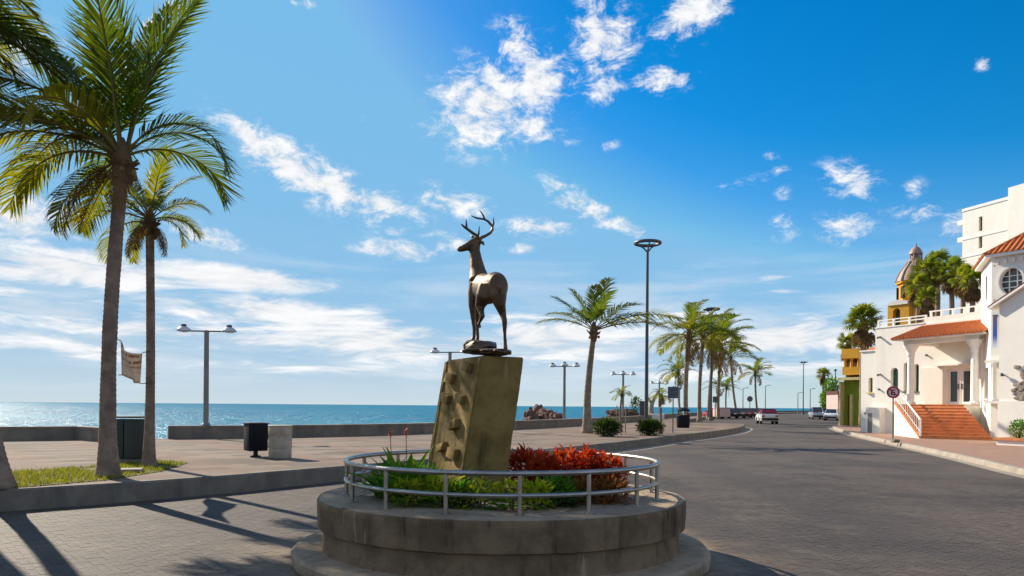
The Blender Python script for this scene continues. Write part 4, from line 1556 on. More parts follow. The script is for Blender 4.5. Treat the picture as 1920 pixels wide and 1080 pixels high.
p = at(386, 800, 27.6)
arm_lamp('nearest twin-armed grey lamp standing on the seawall left of the bins', (p.x, p.y, KH + .46), 4.25, R(8), (-1, 1))
for px, Y, lab, hd in ((843, 38.3, 'twin-armed grey lamp half hidden behind the deer pedestal', (-1, 1)),
                   (1058, 50.0, 'grey lamp with three heads left of the lone palm', (-1, 0, 1)),
                   (1168, 62.0, 'grey lamp with three heads above the young palm', (-1, 0, 1)),
                   (1236, 84.0, 'far grey lamp with three heads right of the ring lamp pole', (-1, 0, 1)),
                   (1274, 104.0, 'farthest grey three-headed lamp left of the palm clump', (-1, 0, 1))):
    p = at(px, 760, Y)
    arm_lamp(lab, (p.x, p.y, KH), 4.25 if hd != (-1, 1) else 4.3, R(-12), hd)


def ring_lamp(label, px, Y, H, n=24):
    b0 = gpt(px, Y)
    o = empty('ring_lamp', b0, label, 'street lamp', 'tall lamps with a ring head')
    top = Vector((b0.x, b0.y, H - .55))
    MB().tube([b0 - Vector((0, 0, .05)), b0 + Vector((0, 0, 1.2)), top], [.14, .115, .075], 12).build('pole', M['dark_pole'], o, smooth=True)
    MB().cbox(b0 + Vector((0, 0, .14)), (.5, .5, .3), .03).build('footing', M['kerb'], o)
    m = MB()
    vs, fs = [], []
    k = 8
    for i in range(n):
        a = 2 * math.pi * i / n
        d = Vector((math.cos(a), math.sin(a), 0))
        for j in range(k):
            q = 2 * math.pi * j / k
            vs.append(Vector((b0.x, b0.y, H)) + d * (.74 + .10 * math.cos(q)) + Vector((0, 0, .10 * math.sin(q))))
    for i in range(n):
        for j in range(k):
            fs.append((i * k + j, ((i + 1) % n) * k + j, ((i + 1) % n) * k + (j + 1) % k, i * k + (j + 1) % k))
    m.add(vs, fs)
    m.build('ring_head', M['dark_pole'], o, smooth='all')
    for i in range(3):
        a = R(30 + 120 * i)
        d = Vector((math.cos(a), math.sin(a), 0))
        MB().tube([top, top + d * .28 + Vector((0, 0, .3)), Vector((b0.x, b0.y, H)) + d * .70], [.05, .045, .04], 6).build('strut', M['dark_pole'], o, smooth=True)
    return o


ring_lamp('tall dark lamp with a ring head nearest the camera, among the palms', 1212, 45.0, 11.4)
ring_lamp('tall dark ring-headed lamp rising out of the palm clump', 1333, 75.0, 11.4)
ring_lamp('far tall ring-headed lamp standing alone over the road end', 1506, 160.0, 11.4)
for px, Y, h, lab in ((1393, 190, 6.5, 'far thin lamp post behind the parked cars'), (1435, 200, 7.5, 'far thin lamp post above the white car'), (1496, 215, 6.0, 'far pale lamp post left of the far ring lamp'), (1519, 210, 7.0, 'far pale lamp post right of the far ring lamp')):
    p = gpt(px, Y, 0)
    o = empty('lamp_post', p, lab, 'street lamp', 'far lamp posts')
    MB().tube([p, p + Vector((0, 0, h))], [.14, .09], 6).build('pole', M['grey_pole'], o, smooth=True)
    MB().tube([p + Vector((0, 0, h - .1)), p + Vector((.9, 0, h + .15))], [.07, .06], 6).build('arm', M['grey_pole'], o)
    MB().cbox(p + Vector((1.15, 0, h + .13)), (.6, .25, .14), .04).build('lamp_head', M['grey_pole'], o)

# ================================================================== BINS, CABINET, BANNER
p = gpt(480, 18.3)
o = empty('black_bin', p, 'black square litter bin on a short foot beside the pale bin', 'bin')
MB().cbox(p + Vector((0, 0, .47)), (.46, .46, .66), .03, R(36)).build('body', M['binblack'], o, smooth=True)
MB().cbox(p + Vector((0, 0, .81)), (.50, .50, .035), .012, R(36)).build('lid', M['binblue'], o, smooth=True)
MB().tube([p - Vector((0, 0, .02)), p + Vector((0, 0, .18))], [.06, .05], 10).build('foot', M['black'], o)
MB().lathe([(.13, 0.0), (.13, .015), (.06, .03)], 14, p).build('foot_plate', M['black'], o)
p = gpt(526, 17.9)
o = empty('pale_bin', p, 'pale cream round concrete bin with hoops beside the black bin', 'bin')
MB().lathe([(.255, 0), (.265, .02), (.265, .20), (.262, .21), (.262, .225), (.268, .235), (.268, .50), (.262, .51), (.262, .525), (.27, .535), (.272, .75), (.26, .775), (.20, .78), (.19, .70), (.001, .68)], 28, p).build('body', M['binpale'], o, smooth=True)
MB().lathe([(.273, .742), (.282, .748), (.282, .768), (.262, .78)], 28, p, ).build('rim', M['binpale'], o, smooth=True)

p = gpt(246, 16.2)
o = empty('utility_cabinet', p, 'dark green utility cabinet standing between the two left palms', 'cabinet')
MB().cbox(p + Vector((0, 0, .50)), (.62, .40, .86), .015, R(-12)).build('housing', M['cabinet'], o, smooth=True)
MB().cbox(p + Vector((0, 0, .03)), (.76, .48, .10), .01, R(-12)).build('plinth', M['kerb'], o)
rm = Matrix.Rotation(R(-12), 3, 'Z')
for s in (-1, 1):
    MB().cbox(p + rm @ Vector((s * .168, -.215, .50)), (.31, .016, .80), .006, R(-12)).build('door', M['cabinet'], o, smooth=True)
MB().cbox(p + Vector((0, 0, .975)), (.74, .46, .04), .012, R(-12)).build('roof_lid', M['cabinet'], o, smooth=True)

# cloth banner tied between the two palms
def banner_mat():
    m, nt, bs = nt_mat('banner_cloth')
    v = coords(nt, (1, 1, 1))
    tcn = nt.nodes.new('ShaderNodeTexCoord')
    uvm = tcn.outputs['UV']
    sp = nt.nodes.new('ShaderNodeSeparateXYZ')
    nt.links.new(uvm, sp.inputs[0])
    rows = nmath(nt, 'FRACT', nmath(nt, 'MULTIPLY', sp.outputs[1], 5.0))
    rowm = nmath(nt, 'MULTIPLY', mrange(nt, rows, .28, .34), mrange(nt, rows, .78, .72))
    mp = nt.nodes.new('ShaderNodeMapping')
    mp.inputs['Scale'].default_value = (26, 5, 1)
    nt.links.new(uvm, mp.inputs['Vector'])
    letters = mrange(nt, nz(nt, mp.outputs[0], 1.0, 2.0, .5), .44, .50)
    ink = nmath(nt, 'MULTIPLY', nmath(nt, 'MULTIPLY', rowm, letters), mrange(nt, sp.outputs[1], .30, .36))
    base = cmix(nt, mrange(nt, nz(nt, v, 3.0, 5.0), .3, .7), (0.66, 0.57, 0.45), (0.54, 0.45, 0.35))
    col = cmix(nt, nmath(nt, 'MULTIPLY', ink, .85), base, (0.30, 0.13, 0.055))
    nt.links.new(col, bs.inputs['Base Color'])
    bs.inputs['Roughness'].default_value = .85
    t = nt.nodes.new('ShaderNodeBsdfTranslucent')
    nt.links.new(col, t.inputs['Color'])
    ms = nt.nodes.new('ShaderNodeMixShader')
    ms.inputs[0].default_value = .4
    nt.links.new(bs.outputs[0], ms.inputs[1])
    nt.links.new(t.outputs[0], ms.inputs[2])
    nt.links.new(ms.outputs[0], nt.nodes['Material Output'].inputs['Surface'])
    return m


c00, c10, c11, c01 = at(229, 703, 13.15), at(263, 719, 15.0), at(267, 661, 15.0), at(227, 639, 13.15)
NX, NY = 24, 10
vs, fs, uvs = [], [], []
for j in range(NY + 1):
    for i in range(NX + 1):
        u, v = i / NX, j / NY
        p = (c00 * (1 - u) + c10 * u) * (1 - v) + (c01 * (1 - u) + c11 * u) * v
        sag = math.sin(math.pi * u)
        p += Vector((.09 * sag * math.sin(v * 3 + u * 5), 0, -.10 * sag * (1 if v > .5 else .4)))
        vs.append(p)
        uvs.append((u, v))
for j in range(NY):
    for i in range(NX):
        a = j * (NX + 1) + i
        fs.append((a, a + 1, a + NX + 2, a + NX + 1))
bo = empty('cloth_banner', c00, 'cream cloth banner with brown lettering tied between the two left palms', 'banner')
mb = MB()
mb.add(vs, fs)
cloth = mb.build('cloth', banner_mat(), bo, smooth='all', fix=False)
uvl = cloth.data.uv_layers.new(name='uv')
for lp in cloth.data.loops:
    uvl.data[lp.index].uv = uvs[lp.vertex_index]
sd = cloth.modifiers.new('thickness', 'SOLIDIFY')
sd.thickness = .006
for q, e in ((c01, Vector((-.06, 0, .02))), (c00, Vector((-.06, 0, 0))), (c11, Vector((.12, .1, .03))), (c10, Vector((.12, .1, .0)))):
    MB().tube([q, q + e], [.008, .008], 5).build('tie_cord', M['stem'], bo)

# ================================================================== SIGNS, BIN, TOTEM ON THE PROMENADE
p = gpt(1262, 37.5)
o = empty('back_of_sign', p, 'square grey road sign seen from behind on a thin post by the kerb', 'sign')
MB().tube([p - Vector((0, 0, .05)), Vector((p.x, p.y, at(1262, 724, 37.5).z))], .028, 8).build('post', M['dark_pole'], o)
c = at(1262, 736, 37.4)
MB().cbox(c, (.52, .02, .58), .008).build('panel', M['signgrey'], o)
MB().box(c + Vector((0, -.018, .12)), (.40, .02, .03)).build('bracket', M['dark_pole'], o)
MB().box(c + Vector((0, -.018, -.12)), (.40, .02, .03)).build('bracket', M['dark_pole'], o)
p = gpt(1240, 37.0)
o = empty('short_post', p, 'thin short grey post at the right of the ring lamp shrub', 'post')
MB().tube([p - Vector((0, 0, .05)), p + Vector((0, 0, 1.25))], .03, 8).build('shaft', M['dark_pole'], o)
MB().lathe([(.032, 1.24), (.036, 1.25), (.02, 1.28)], 8, p).build('cap', M['dark_pole'], o)
p = gpt(1281, 47)
o = empty('covered_bin', p, 'black covered litter bin against the first palm trunk of the clump', 'bin')
MB().lathe([(.36, 0), (.40, .06), (.42, .75), (.36, .80)], 16, p).build('barrel', M['binblack'], o, smooth=True)
MB().tube([p + Vector((-.3, 0, .78)), p + Vector((-.3, 0, 1.05))], .03, 6).build('support', M['binblack'], o)
MB().tube([p + Vector((.3, 0, .78)), p + Vector((.3, 0, 1.05))], .03, 6).build('support', M['binblack'], o)
MB().lathe([(.44, 1.03), (.42, 1.10), (.22, 1.24), (.03, 1.27)], 16, p).build('hood', M['binblack'], o, smooth=True)
p = gpt(1204, 70)
o = empty('information_totem', p, 'narrow dark information totem near the ring lamp pole by the seawall', 'totem')
MB().cbox(p + Vector((0, 0, .95)), (.5, .22, 1.75), .03).build('panel', M['dark_pole'], o)
MB().cbox(p + Vector((0, 0, .06)), (.7, .4, .16), .03).build('plinth', M['kerb'], o)
p = gpt(1226, 76)
o = empty('pale_sculpture', p, 'pale blurred sculpture on a low white plinth behind the ring lamp', 'sculpture')
MB().cbox(p + Vector((0, 0, .3)), (1.9, 1.2, .6), .05).build('plinth', M['white'], o)
m = MB()
m.tube([p + Vector((-.3, 0, .55)), p + Vector((-.25, 0, 1.5)), p + Vector((.1, .1, 2.3)), p + Vector((.55, .1, 3.0))], [.32, .24, .18, .06], 8)
m.tube([p + Vector((-.2, 0, 1.6)), p + Vector((-.7, 0, 2.3)), p + Vector((-.9, 0, 2.9))], [.16, .12, .05], 8)
m.build('figure', M['palekerb'], o, smooth=True)
for px, py, Y, s, lab in ((1341, 749, 84, .62, 'small square dark sign among the palm trunks'), (1406, 748, 110, .85, 'round dark road sign seen from behind right of the leaning palm')):
    p = gpt(px, Y)
    o = empty('back_of_sign', p, lab, 'sign')
    c = at(px, py, Y - .05)
    MB().tube([p - Vector((0, 0, .05)), Vector((p.x, p.y, c.z))], .05, 6).build('post', M['dark_pole'], o)
    if s < .7:
        MB().cbox(c, (s * .9, .03, s * 1.1), .01).build('panel', M['signgrey'], o)
    else:
        mm = MB()
        mm.tube([c, c + Vector((0, -.03, 0))], s * .5, 16)
        mm.build('panel', M['signgrey'], o)
p = gpt(1353, 104)
o = empty('pink_planter', p, 'pinkish square planter box at the end of the parked cars', 'planter')
MB().cbox(p + Vector((0, 0, .6)), (1.9, 1.9, 1.2), .05).build('box', M['pink'], o)
MB().cbox(p + Vector((0, 0, 1.24)), (2.05, 2.05, .12), .03).build('rim', M['pink'], o)

# ================================================================== ROCKS OFF SHORE
def rock(label, px, Y, size, seed, group='brown rocks in the sea'):
    p = at(px, 760, Y)
    p.z = SEAZ - .3
    bm = bmesh.new()
    bmesh.ops.create_icosphere(bm, subdivisions=4, radius=1.0)
    for v in bm.verts:
        q = v.co.copy()
        k = 1 + .40 * mnoise.noise(q * 1.5 + Vector((seed, 0, 0))) + .25 * mnoise.noise(q * 3.7 + Vector((0, seed, 0))) + .12 * mnoise.noise(q * 9 + Vector((0, 0, seed)))
        v.co = Vector((p.x + q.x * k * size[0], p.y + q.y * k * size[1], p.z + (q.z * k + .15) * size[2]))
    b = MB()
    bm.verts.index_update()
    b.add([v.co.copy() for v in bm.verts], [[v.index for v in f.verts] for f in bm.faces])
    bm.free()
    return tag(b.build('sea_rock', M['rock'], smooth=True), label, 'rock', group)


rock('brown sea rock at the left end of the group near the pedestal', 994, 262, (2.6, 3, 3.4), 1)
rock('tallest brown sea rock in the group left of the three-headed lamp', 1012, 270, (3.6, 4, 4.2), 4)
rock('brown sea rock right of the tallest one', 1026, 266, (3.8, 4, 3.1), 8)
rock('low brown sea rock at the right end of the group', 1043, 262, (3.6, 3, 2.2), 12)
rock('reddish low rock far behind the young palm', 1158, 300, (4.5, 4, 3.6), 17)
rock('reddish long rock far behind the young palm, right one', 1180, 310, (5.5, 4, 3.1), 23)
# ================================================================== WHITE BUILDING
PV = .15                                   # pavement level
Z3 = Vector((0, 0, 1))


class Face:
    """a vertical facade: origin o, u along it, n outward"""
    def __init__(s, o, u):
        s.o = Vector((o[0], o[1], 0))
        s.u = Vector((u[0], u[1], 0)).normalized()
        s.n = Vector((s.u.y, -s.u.x, 0))
        if s.n.dot(-s.o) < 0:
            s.n = -s.n
        s.R = Matrix((s.u, s.n, Z3)).transposed()

    def P(s, a, z, out=0.0):
        return s.o + s.u * a + s.n * out + Z3 * z

    def px(s, px, py, out=0.0):
        q = on_plane(px, py, s.o + s.n * out, s.n)
        return (q - s.o).dot(s.u), q.z

    def box(s, m, a0, a1, z0, z1, o0, o1, mi=0):
        m.box(s.P((a0 + a1) / 2, (z0 + z1) / 2, (o0 + o1) / 2), (abs(a1 - a0), abs(o1 - o0), abs(z1 - z0)), mat=s.R, mi=mi)
        return m


def wall_panel(f, a0, a1, z0, z1, holes, th, out=0.0):
    """wall with real openings; holes: (a0, a1, z0, z1, arched)"""
    m = MB()
    A = sorted({a0, a1, *[h[0] for h in holes], *[h[1] for h in holes]})
    Zs = sorted({z0, z1, *[h[2] for h in holes], *[h[3] for h in holes]})
    for i in range(len(A) - 1):
        for j in range(len(Zs) - 1):
            ca_, cz = (A[i] + A[i + 1]) / 2, (Zs[j] + Zs[j + 1]) / 2
            if any(h[0] < ca_ < h[1] and h[2] < cz < h[3] for h in holes):
                continue
            f.box(m, A[i], A[i + 1], Zs[j], Zs[j + 1], out - th, out)
    for h in holes:
        if h[4]:
            r = (h[1] - h[0]) / 2
            c = (h[0] + h[1]) / 2
            rz = min(r, (h[3] - h[2]) * .6)
            for s in (-1, 1):
                poly = [(c + s * r, h[3])]
                for k in range(9):
                    q = math.pi / 2 * k / 8
                    poly.append((c + s * r * math.cos(q), h[3] - rz + rz * math.sin(q)))
                m.slab([f.P(a, z, out) for a, z in poly], f.n * -th)
    return m


def window(f, parent, h, out, glass='glass', bars=1, frame='white_trim', fw=.05, sill=True, name='window'):
    """frame with bars and panes set back in an opening"""
    m = MB()
    f.box(m, h[0], h[0] + fw, h[2], h[3], out - .05, out)
    f.box(m, h[1] - fw, h[1], h[2], h[3], out - .05, out)
    f.box(m, h[0] + fw, h[1] - fw, h[3] - fw, h[3], out - .05, out)
    f.box(m, h[0] + fw, h[1] - fw, h[2], h[2] + fw, out - .05, out)
    for k in range(bars):
        a = h[0] + (h[1] - h[0]) * (k + 1) / (bars + 1)
        f.box(m, a - fw * .4, a + fw * .4, h[2] + fw, h[3] - fw, out - .045, out - .004)
    w = m.build(name, M[frame], parent)
    for k in range(bars + 1):
        a = h[0] + (h[1] - h[0]) * k / (bars + 1)
        b_ = h[0] + (h[1] - h[0]) * (k + 1) / (bars + 1)
        f.box(MB(), a, b_, h[2], h[3], out - .036, out - .026).build('pane', M[glass], w)
    if sill:
        f.box(MB(), h[0] - .06, h[1] + .06, h[2] - .07, h[2] - .004, out - .04, out + .30).build('sill', M[frame], w)
    return w


O1 = G(1640, 811, PV)
F = Face(O1, (.42, -.907))
sR = F.px(1840, 700)[0]
zpar = F.px(1645, 616)[1]
wb = empty('white_building', F.P(3, PV), 'white stucco building with a tiled porch roof and orange steps', 'building')

ZF = 1.86                                   # porch floor
def win_px(x0, x1, yb, yt, f=F):
    a0, z0 = f.px(x0, yb)
    a1, z1 = f.px(x1, yt)
    return (a0, a1, z0, z1)


holes = []
for (x0, x1, yt, yb) in ((1670, 1684, 689, 729), (1694, 1704, 679, 734), (1713, 1723, 682, 734)):
    holes.append((*win_px(x0, x1, yb, yt), True))
dh = win_px(1772, 1820, 750, 690)
dh = (dh[0], dh[1], ZF, dh[3])
holes.append((*dh, False))
wall_panel(F, 0, sR, PV - .1, zpar, holes, .35).build('wall', M['white'], wb)
for h in holes[:3]:
    window(F, wb, h, -.22, 'greenglass', 0, 'greenframe', .035)
# double door
door = MB()
mid = (dh[0] + dh[1]) / 2
for s0, s1 in ((dh[0], mid - .03), (mid + .03, dh[1])):
    m = MB()
    fw = .14
    F.box(m, s0, s0 + fw, dh[2], dh[3], -.30, -.22)
    F.box(m, s1 - fw, s1, dh[2], dh[3], -.30, -.22)
    F.box(m, s0 + fw, s1 - fw, dh[3] - fw, dh[3], -.30, -.22)
    F.box(m, s0 + fw, s1 - fw, dh[2], dh[2] + .16, -.30, -.22)
    d = m.build('door', M['white_trim'], wb)
    F.box(MB(), s0 + fw, s1 - fw, dh[2] + .16, dh[3] - fw, -.275, -.262).build('pane', M['glass'], d)
    F.box(MB(), (s1 - .09) if s1 < mid else s0 + .05, (s1 - .05) if s1 < mid else s0 + .09, dh[2] + .85, dh[2] + 1.15, -.22, -.17).build('handle', M['dark_pole'], d)
F.box(MB(), mid - .03, mid + .03, dh[2], dh[3], -.31, -.20).build('door_post', M['white_trim'], wb)
# canopy ledge over the door
a0, z0 = F.px(1757, 684)
F.box(MB(), a0, dh[1] + .12, dh[3] + .16, dh[3] + .24, 0, .42).build('door_canopy', M['white_trim'], wb)
# flat projection of the wall beside the door
a0 = F.px(1727, 700)[0]
F.box(MB(), a0, dh[0] - .10, ZF, F.px(1727, 690)[1], 0, .09).build('wall_panel', M['white'], wb)
# body behind the facade, terrace parapet and rails
m = MB()
F.box(m, .002, sR, PV - .1, zpar - .25, -9.0, -.351)
m.build('rear_block', M['white'], wb)
aP = F.px(1733, 600)[0]
zP2 = F.px(1735, 595)[1]
F.box(MB(), aP, sR + .6, zpar + .002, zP2, -.50, -.06).build('upper_parapet', M['white'], wb)
F.box(MB(), -.04, aP, zpar, zpar + .07, -.38, .04).build('parapet_coping', M['white_trim'], wb)
for zz in (.28, .46):
    F.box(MB(), 0.0, aP, zpar + zz, zpar + zz + .06, -.24, -.18).build('terrace_rail', M['white_trim'], wb)
for k in range(4):
    a = .05 + k * (aP - .1) / 3
    F.box(MB(), a - .05, a + .05, zpar + .07, zpar + .46, -.26, -.16).build('rail_post', M['white_trim'], wb)
for zz in (.30,):
    F.box(MB(), aP + .1, sR - .3, zP2 + zz, zP2 + zz + .07, -.34, -.27).build('terrace_rail', M['white_trim'], wb)
for k in range(5):
    a = aP + .2 + k * (sR - aP - .7) / 4
    F.box(MB(), a - .05, a + .05, zP2, zP2 + .30, -.36, -.25).build('rail_post', M['white_trim'], wb)
# wall lamps / spouts
for (px, py) in ((1651, 632), (1651, 702), (1738, 666), (1649, 730)):
    a, z = F.px(px, py)
    q = F.P(a, z)
    big = py in (632, 702)
    m = MB().tube([q, q + F.n * (.26 if big else .12) - Z3 * (.06 if big else 0)], [.06, .07 if big else .05], 8)
    m.build('water_spout' if big else 'wall_lamp', M['dark_pole'] if not big else M['grey_pole'], wb)
# low block beside the steps
a0, a1 = F.px(1634, 800)[0], F.px(1660, 800)[0]
F.box(MB(), a0, a1, PV - .1, F.px(1645, 764)[1], .002, .5).build('low_block', M['white'], wb)
F.box(MB(), a0 + .15, a0 + .45, PV, F.px(1645, 775)[1], .5, .515).build('meter_door', M['grey_pole'], wb)

# lower annex at the left
an = empty('white_annex', F.P(-.5, PV), 'small white annex with a scrap of tiled roof left of the white building', 'building')
aL = F.px(1612, 720)[0]
za = F.px(1625, 659)[1]
wh = win_px(1626, 1634, 736, 708)
wall_panel(F, aL, -.02, PV - .1, za, [(*wh, False)], .3, -.10).build('wall', M['white'], an)
window(F, an, wh, -.26, 'glass', 0, 'cream', .04)
F.box(MB(), aL, -.02, PV - .1, za - .1, -7, -.401).build('rear_block', M['white'], an)
F.box(MB(), aL - .05, .0, za, za + .08, -.45, -.02).build('coping', M['white_trim'], an)
m = MB()
m.slab([F.P(aL + .1, za + .05, -.5), F.P(-.03, za + .05, -.5), F.P(-.03, za + .75, -3), F.P(aL + .1, za + .75, -3)], Z3 * .12)
m.build('tiled_roof', M['rooftile'], an)
q = F.P(F.px(1626, 775)[0], F.px(1626, 775)[1], -.10)
MB().cbox(q + F.n * .1, (.3, .2, .1), .02, mat=F.R).build('wall_light', M['dark_pole'], an)

# ---- porch: floor, columns, roof
BL = G(1728, 822, PV)
BR = G(1862, 826, PV)
inw = -F.n


def top_edge(B, px, run=2.75):
    c = B + inw * run
    k = (px - HX) / FPX
    t = (c.x - k * c.y) / (k * F.u.y - F.u.x)
    return c + F.u * t


TL = top_edge(BL, 1681)
TR = top_edge(BR, 1834)
# put both ends on one line parallel to the facade
dTR = (TL - TR).dot(inw)
TR = TR + inw * dTR
stairs = empty('staircase', (BL + BR) / 2, 'wide orange terracotta staircase with a white handrail up to the porch', 'staircase')
NS = 11
for k in range(NS):
    a, b_ = k / NS, (k + 1) / NS
    L0, R0 = BL.lerp(TL, a), BR.lerp(TR, a)
    L1, R1 = BL.lerp(TL, min(1, b_ + .25 / NS)), BR.lerp(TR, min(1, b_ + .25 / NS))
    z0, z1 = PV + (ZF - PV) * k / NS, PV + (ZF - PV) * (k + 1) / NS
    m = MB()
    m.prism([L0, R0, R1, L1], PV - .02 if k == 0 else z0 - .06, z1 - .04)
    no = F.n * .028
    m.prism([L0 + no, R0 + no, R1, L1], z1 - .039, z1)
    m.build('step', M['step'], stairs)
# solid side of the stairs and porch base
wallL = F.o + F.u * (TL - F.o).dot(F.u)
side = MB()
off = (TL - BL).normalized().cross(Z3) * -.10
if off.dot(F.u) > 0:
    off = -off
bl, tl = Vector((BL.x, BL.y, 0)), Vector((TL.x, TL.y, 0))
side.slab([bl + Z3 * (PV - .1), tl + Z3 * (PV - .1), tl + Z3 * (ZF + .02), bl + Z3 * (PV + .02)], off)
side.build('side_wall', M['white'], stairs)
st = MB()
st.slab([bl + Z3 * (PV + .02), tl + Z3 * (ZF + .02), tl + Z3 * (ZF + .14), bl + Z3 * (PV + .14)], off * 1.3)
st.build('stringer', M['step'], stairs)
# handrail
hr = MB()
up = Z3 * .92
ho = off * .5
hr.tube([bl + ho + Z3 * PV + up, tl + ho + Z3 * ZF + up], .045, 8)
hr.build('handrail', M['white_trim'], stairs)
for k in range(15):
    q = k / 14
    p0 = bl.lerp(tl, q) + ho + Z3 * (PV + (ZF - PV) * q + .10)
    MB().tube([p0, p0 + Z3 * .82], .045 if k in (0, 14) else .014, 6).build('baluster', M['white_trim'], stairs)
MB().tube([bl + ho + Z3 * PV + up * .35, tl + ho + Z3 * ZF + up * .35], .016, 6).build('lower_rail', M['white_trim'], stairs)

porch = MB()
wl = tl + inw * ((F.o - tl).dot(inw)) - inw * .003
wr = F.o + F.u * sR + F.n * .003
tr = Vector((TR.x, TR.y, 0))
porch.prism([tl, tr, wr, wl], PV - .05, ZF - .05)
porch.build('porch_base', M['white'], wb)
MB().prism([tl + F.n * .02, tr + F.n * .02, wr, wl], ZF - .049, ZF).build('porch_floor', M['step'], wb)

colL = top_edge(BL, 1707, 2.75 + .35)
colR = top_edge(BL, 1827, 2.75 + .35)
Ycol = colL.y
zE = at(1700, 640, Ycol - 1.0).z
for q in (colL, colR):
    q = Vector((q.x, q.y, 0))
    m = MB()
    m.lathe([(.26, ZF), (.26, ZF + .10), (.20, ZF + .16), (.185, ZF + .2), (.17, zE - .75), (.21, zE - .70), (.21, zE - .62), (.20, zE - .58), (.30, zE - .34), (.40, zE - .20), (.40, zE - .08)], 20, q)
    m.build('column', M['white_trim'], wb, smooth=True)
# eave beam and hip roof
aE0, aE1 = None, None
oE = (Vector((colL.x, colL.y, 0)) - F.o).dot(F.n) + .75
aE0 = (top_edge(BL, 1673, 2.75 + .35 - .75) - F.o).dot(F.u)
aE1 = (top_edge(BL, 1843, 2.75 + .35 - .75) - F.o).dot(F.u)
aC0 = (Vector((colL.x, colL.y, 0)) - F.o).dot(F.u)
aC1 = (Vector((colR.x, colR.y, 0)) - F.o).dot(F.u)
oC = oE - .75
F.box(MB(), aC0 - .3, aC1 + .3, zE - .10, zE + .12, oC - .2, oC + .2).build('eave_beam', M['white_trim'], wb)
F.box(MB(), aC0 - .2, aC0 + .2, zE - .10, zE + .12, .0, oC - .2).build('eave_beam', M['white_trim'], wb)
F.box(MB(), aE0, aE1, zE + .12, zE + .20, .004, oE).build('soffit', M['white_trim'], wb)
zR = F.px(1735, 612)[1]
aR0 = F.px(1731, 612)[0]
zr0 = zE + .21
m = MB()
eL, eR_, rR, rL, wL = F.P(aE0, zr0, oE + .08), F.P(aE1, zr0, oE + .08), F.P(aE1, zR, .01), F.P(aR0, zR, .01), F.P(aE0, zr0, .01)
m.add([eL, eR_, rR, rL, wL], [(0, 1, 2, 3), (0, 3, 4), (0, 4, 2, 1)])
roof = m.build('porch_roof', M['rooftile'], wb)
# rows of barrel tiles
def tile_rows(parent, a, b_, c, d, step, r, mat='rooftile'):
    """ridges from the eave a-b up to c-d (a under d, b under c)"""
    n = max(2, int((b_ - a).length / step))
    mm = MB()
    for k in range(n + 1):
        t = k / n
        lo = a.lerp(b_, t)
        hi = d.lerp(c, t)
        if (hi - lo).length < .1:
            continue
        mm.tube([lo - (hi - lo).normalized() * .05, hi], r, 6)
    return mm.build('tile_row', M[mat], parent, smooth=True)


slope = (rL - F.P(aR0, zr0, oE + .08))
n_t = int((aE1 - aE0) / .21)
for k in range(n_t + 1):
    a = aE0 + (aE1 - aE0) * k / n_t
    lo = F.P(a, zr0 + .01, oE + .12)
    if a >= aR0:
        hi = F.P(a, zR + .01, .02)
    else:
        t = (a - aE0) / max(aR0 - aE0, 1e-3)
        hi = eL.lerp(rL, t) + Z3 * .01
    if (hi - lo).length > .15:
        MB().tube([lo, hi], .06, 6).build('tile_row', M['rooftile'], roof, smooth=True)
MB().tube([eL, rL], .075, 8).build('hip_tile', M['rooftile'], roof, smooth=True)
MB().tube([rL, rR], .075, 8).build('ridge_tile', M['rooftile'], roof, smooth=True)

# ================================================================== WHITE TOWER
tw = None
cor = at(1857, 760, 36.0)
cor.z = 0
FB = Face(cor, (.55, -.84))                # face with the oval window
back_dir = Vector((.43, .90, 0)).normalized()
k = (1838 - HX) / FPX
tt = (cor.x - k * cor.y) / (k * back_dir.y - back_dir.x)
far = cor + back_dir * tt
tw = empty('white_tower', Vector((cor.x, cor.y, PV)), 'white tower with an oval window and tiled roof at the right edge', 'building')
zT = at(1857, 484, 36.0).z
L5 = 5.5
TE = FB.P(L5, 0)
ov_a, ov_z = FB.px(1896, 527)
ra, rz_ = .50, .62
oh = (ov_a - .75, ov_a + .75, ov_z - .85, ov_z + .85)
m = wall_panel(FB, 0, L5, PV - .1, zT, [(*oh, False)], .4)
# fill between the square opening and the oval
N = 48
ring_o, ring_i = [], []
for i in range(N):
    q = 2 * math.pi * i / N
    c_, s_ = math.cos(q), math.sin(q)
    sc = min(.75 / max(abs(c_), 1e-6), .85 / max(abs(s_), 1e-6))
    ring_o.append((ov_a + c_ * sc, ov_z + s_ * sc))
    ring_i.append((ov_a + c_ * ra, ov_z + s_ * rz_))
vs = [FB.P(a, z, 0) for a, z in ring_o] + [FB.P(a, z, 0) for a, z in ring_i] + [FB.P(a, z, -.35) for a, z in ring_i]
fs = []
for i in range(N):
    j = (i + 1) % N
    fs += [(i, j, N + j, N + i), (N + i, N + j, 2 * N + j, 2 * N + i)]
m.add(vs, fs)
m.build('wall', M['white'], tw)
ow = MB()
vs = []
for rr, oo in ((1.0, .002), (1.0, .06), (1.16, .06), (1.2, .002)):
    vs += [FB.P(ov_a + ra * rr * math.cos(2 * math.pi * i / N), ov_z + rz_ * rr * math.sin(2 * math.pi * i / N), oo) for i in range(N)]
ow.add(vs, [(r * N + i, r * N + (i + 1) % N, (r + 1) * N + (i + 1) % N, (r + 1) * N + i) for r in range(3) for i in range(N)])
owo = ow.build('oval_window', M['white_trim'], tw, smooth=True)
m = MB()
m.add([FB.P(ov_a + ra * math.cos(2 * math.pi * i / N), ov_z + rz_ * math.sin(2 * math.pi * i / N), -.26) for i in range(N)], [tuple(range(N))])
m.build('pane', M['glass'], owo)
for da in (-.17, .17):
    FB.box(MB(), ov_a + da - .022, ov_a + da + .022, ov_z - .58, ov_z + .58, -.25, -.21).build('glazing_bar', M['white_trim'], owo)
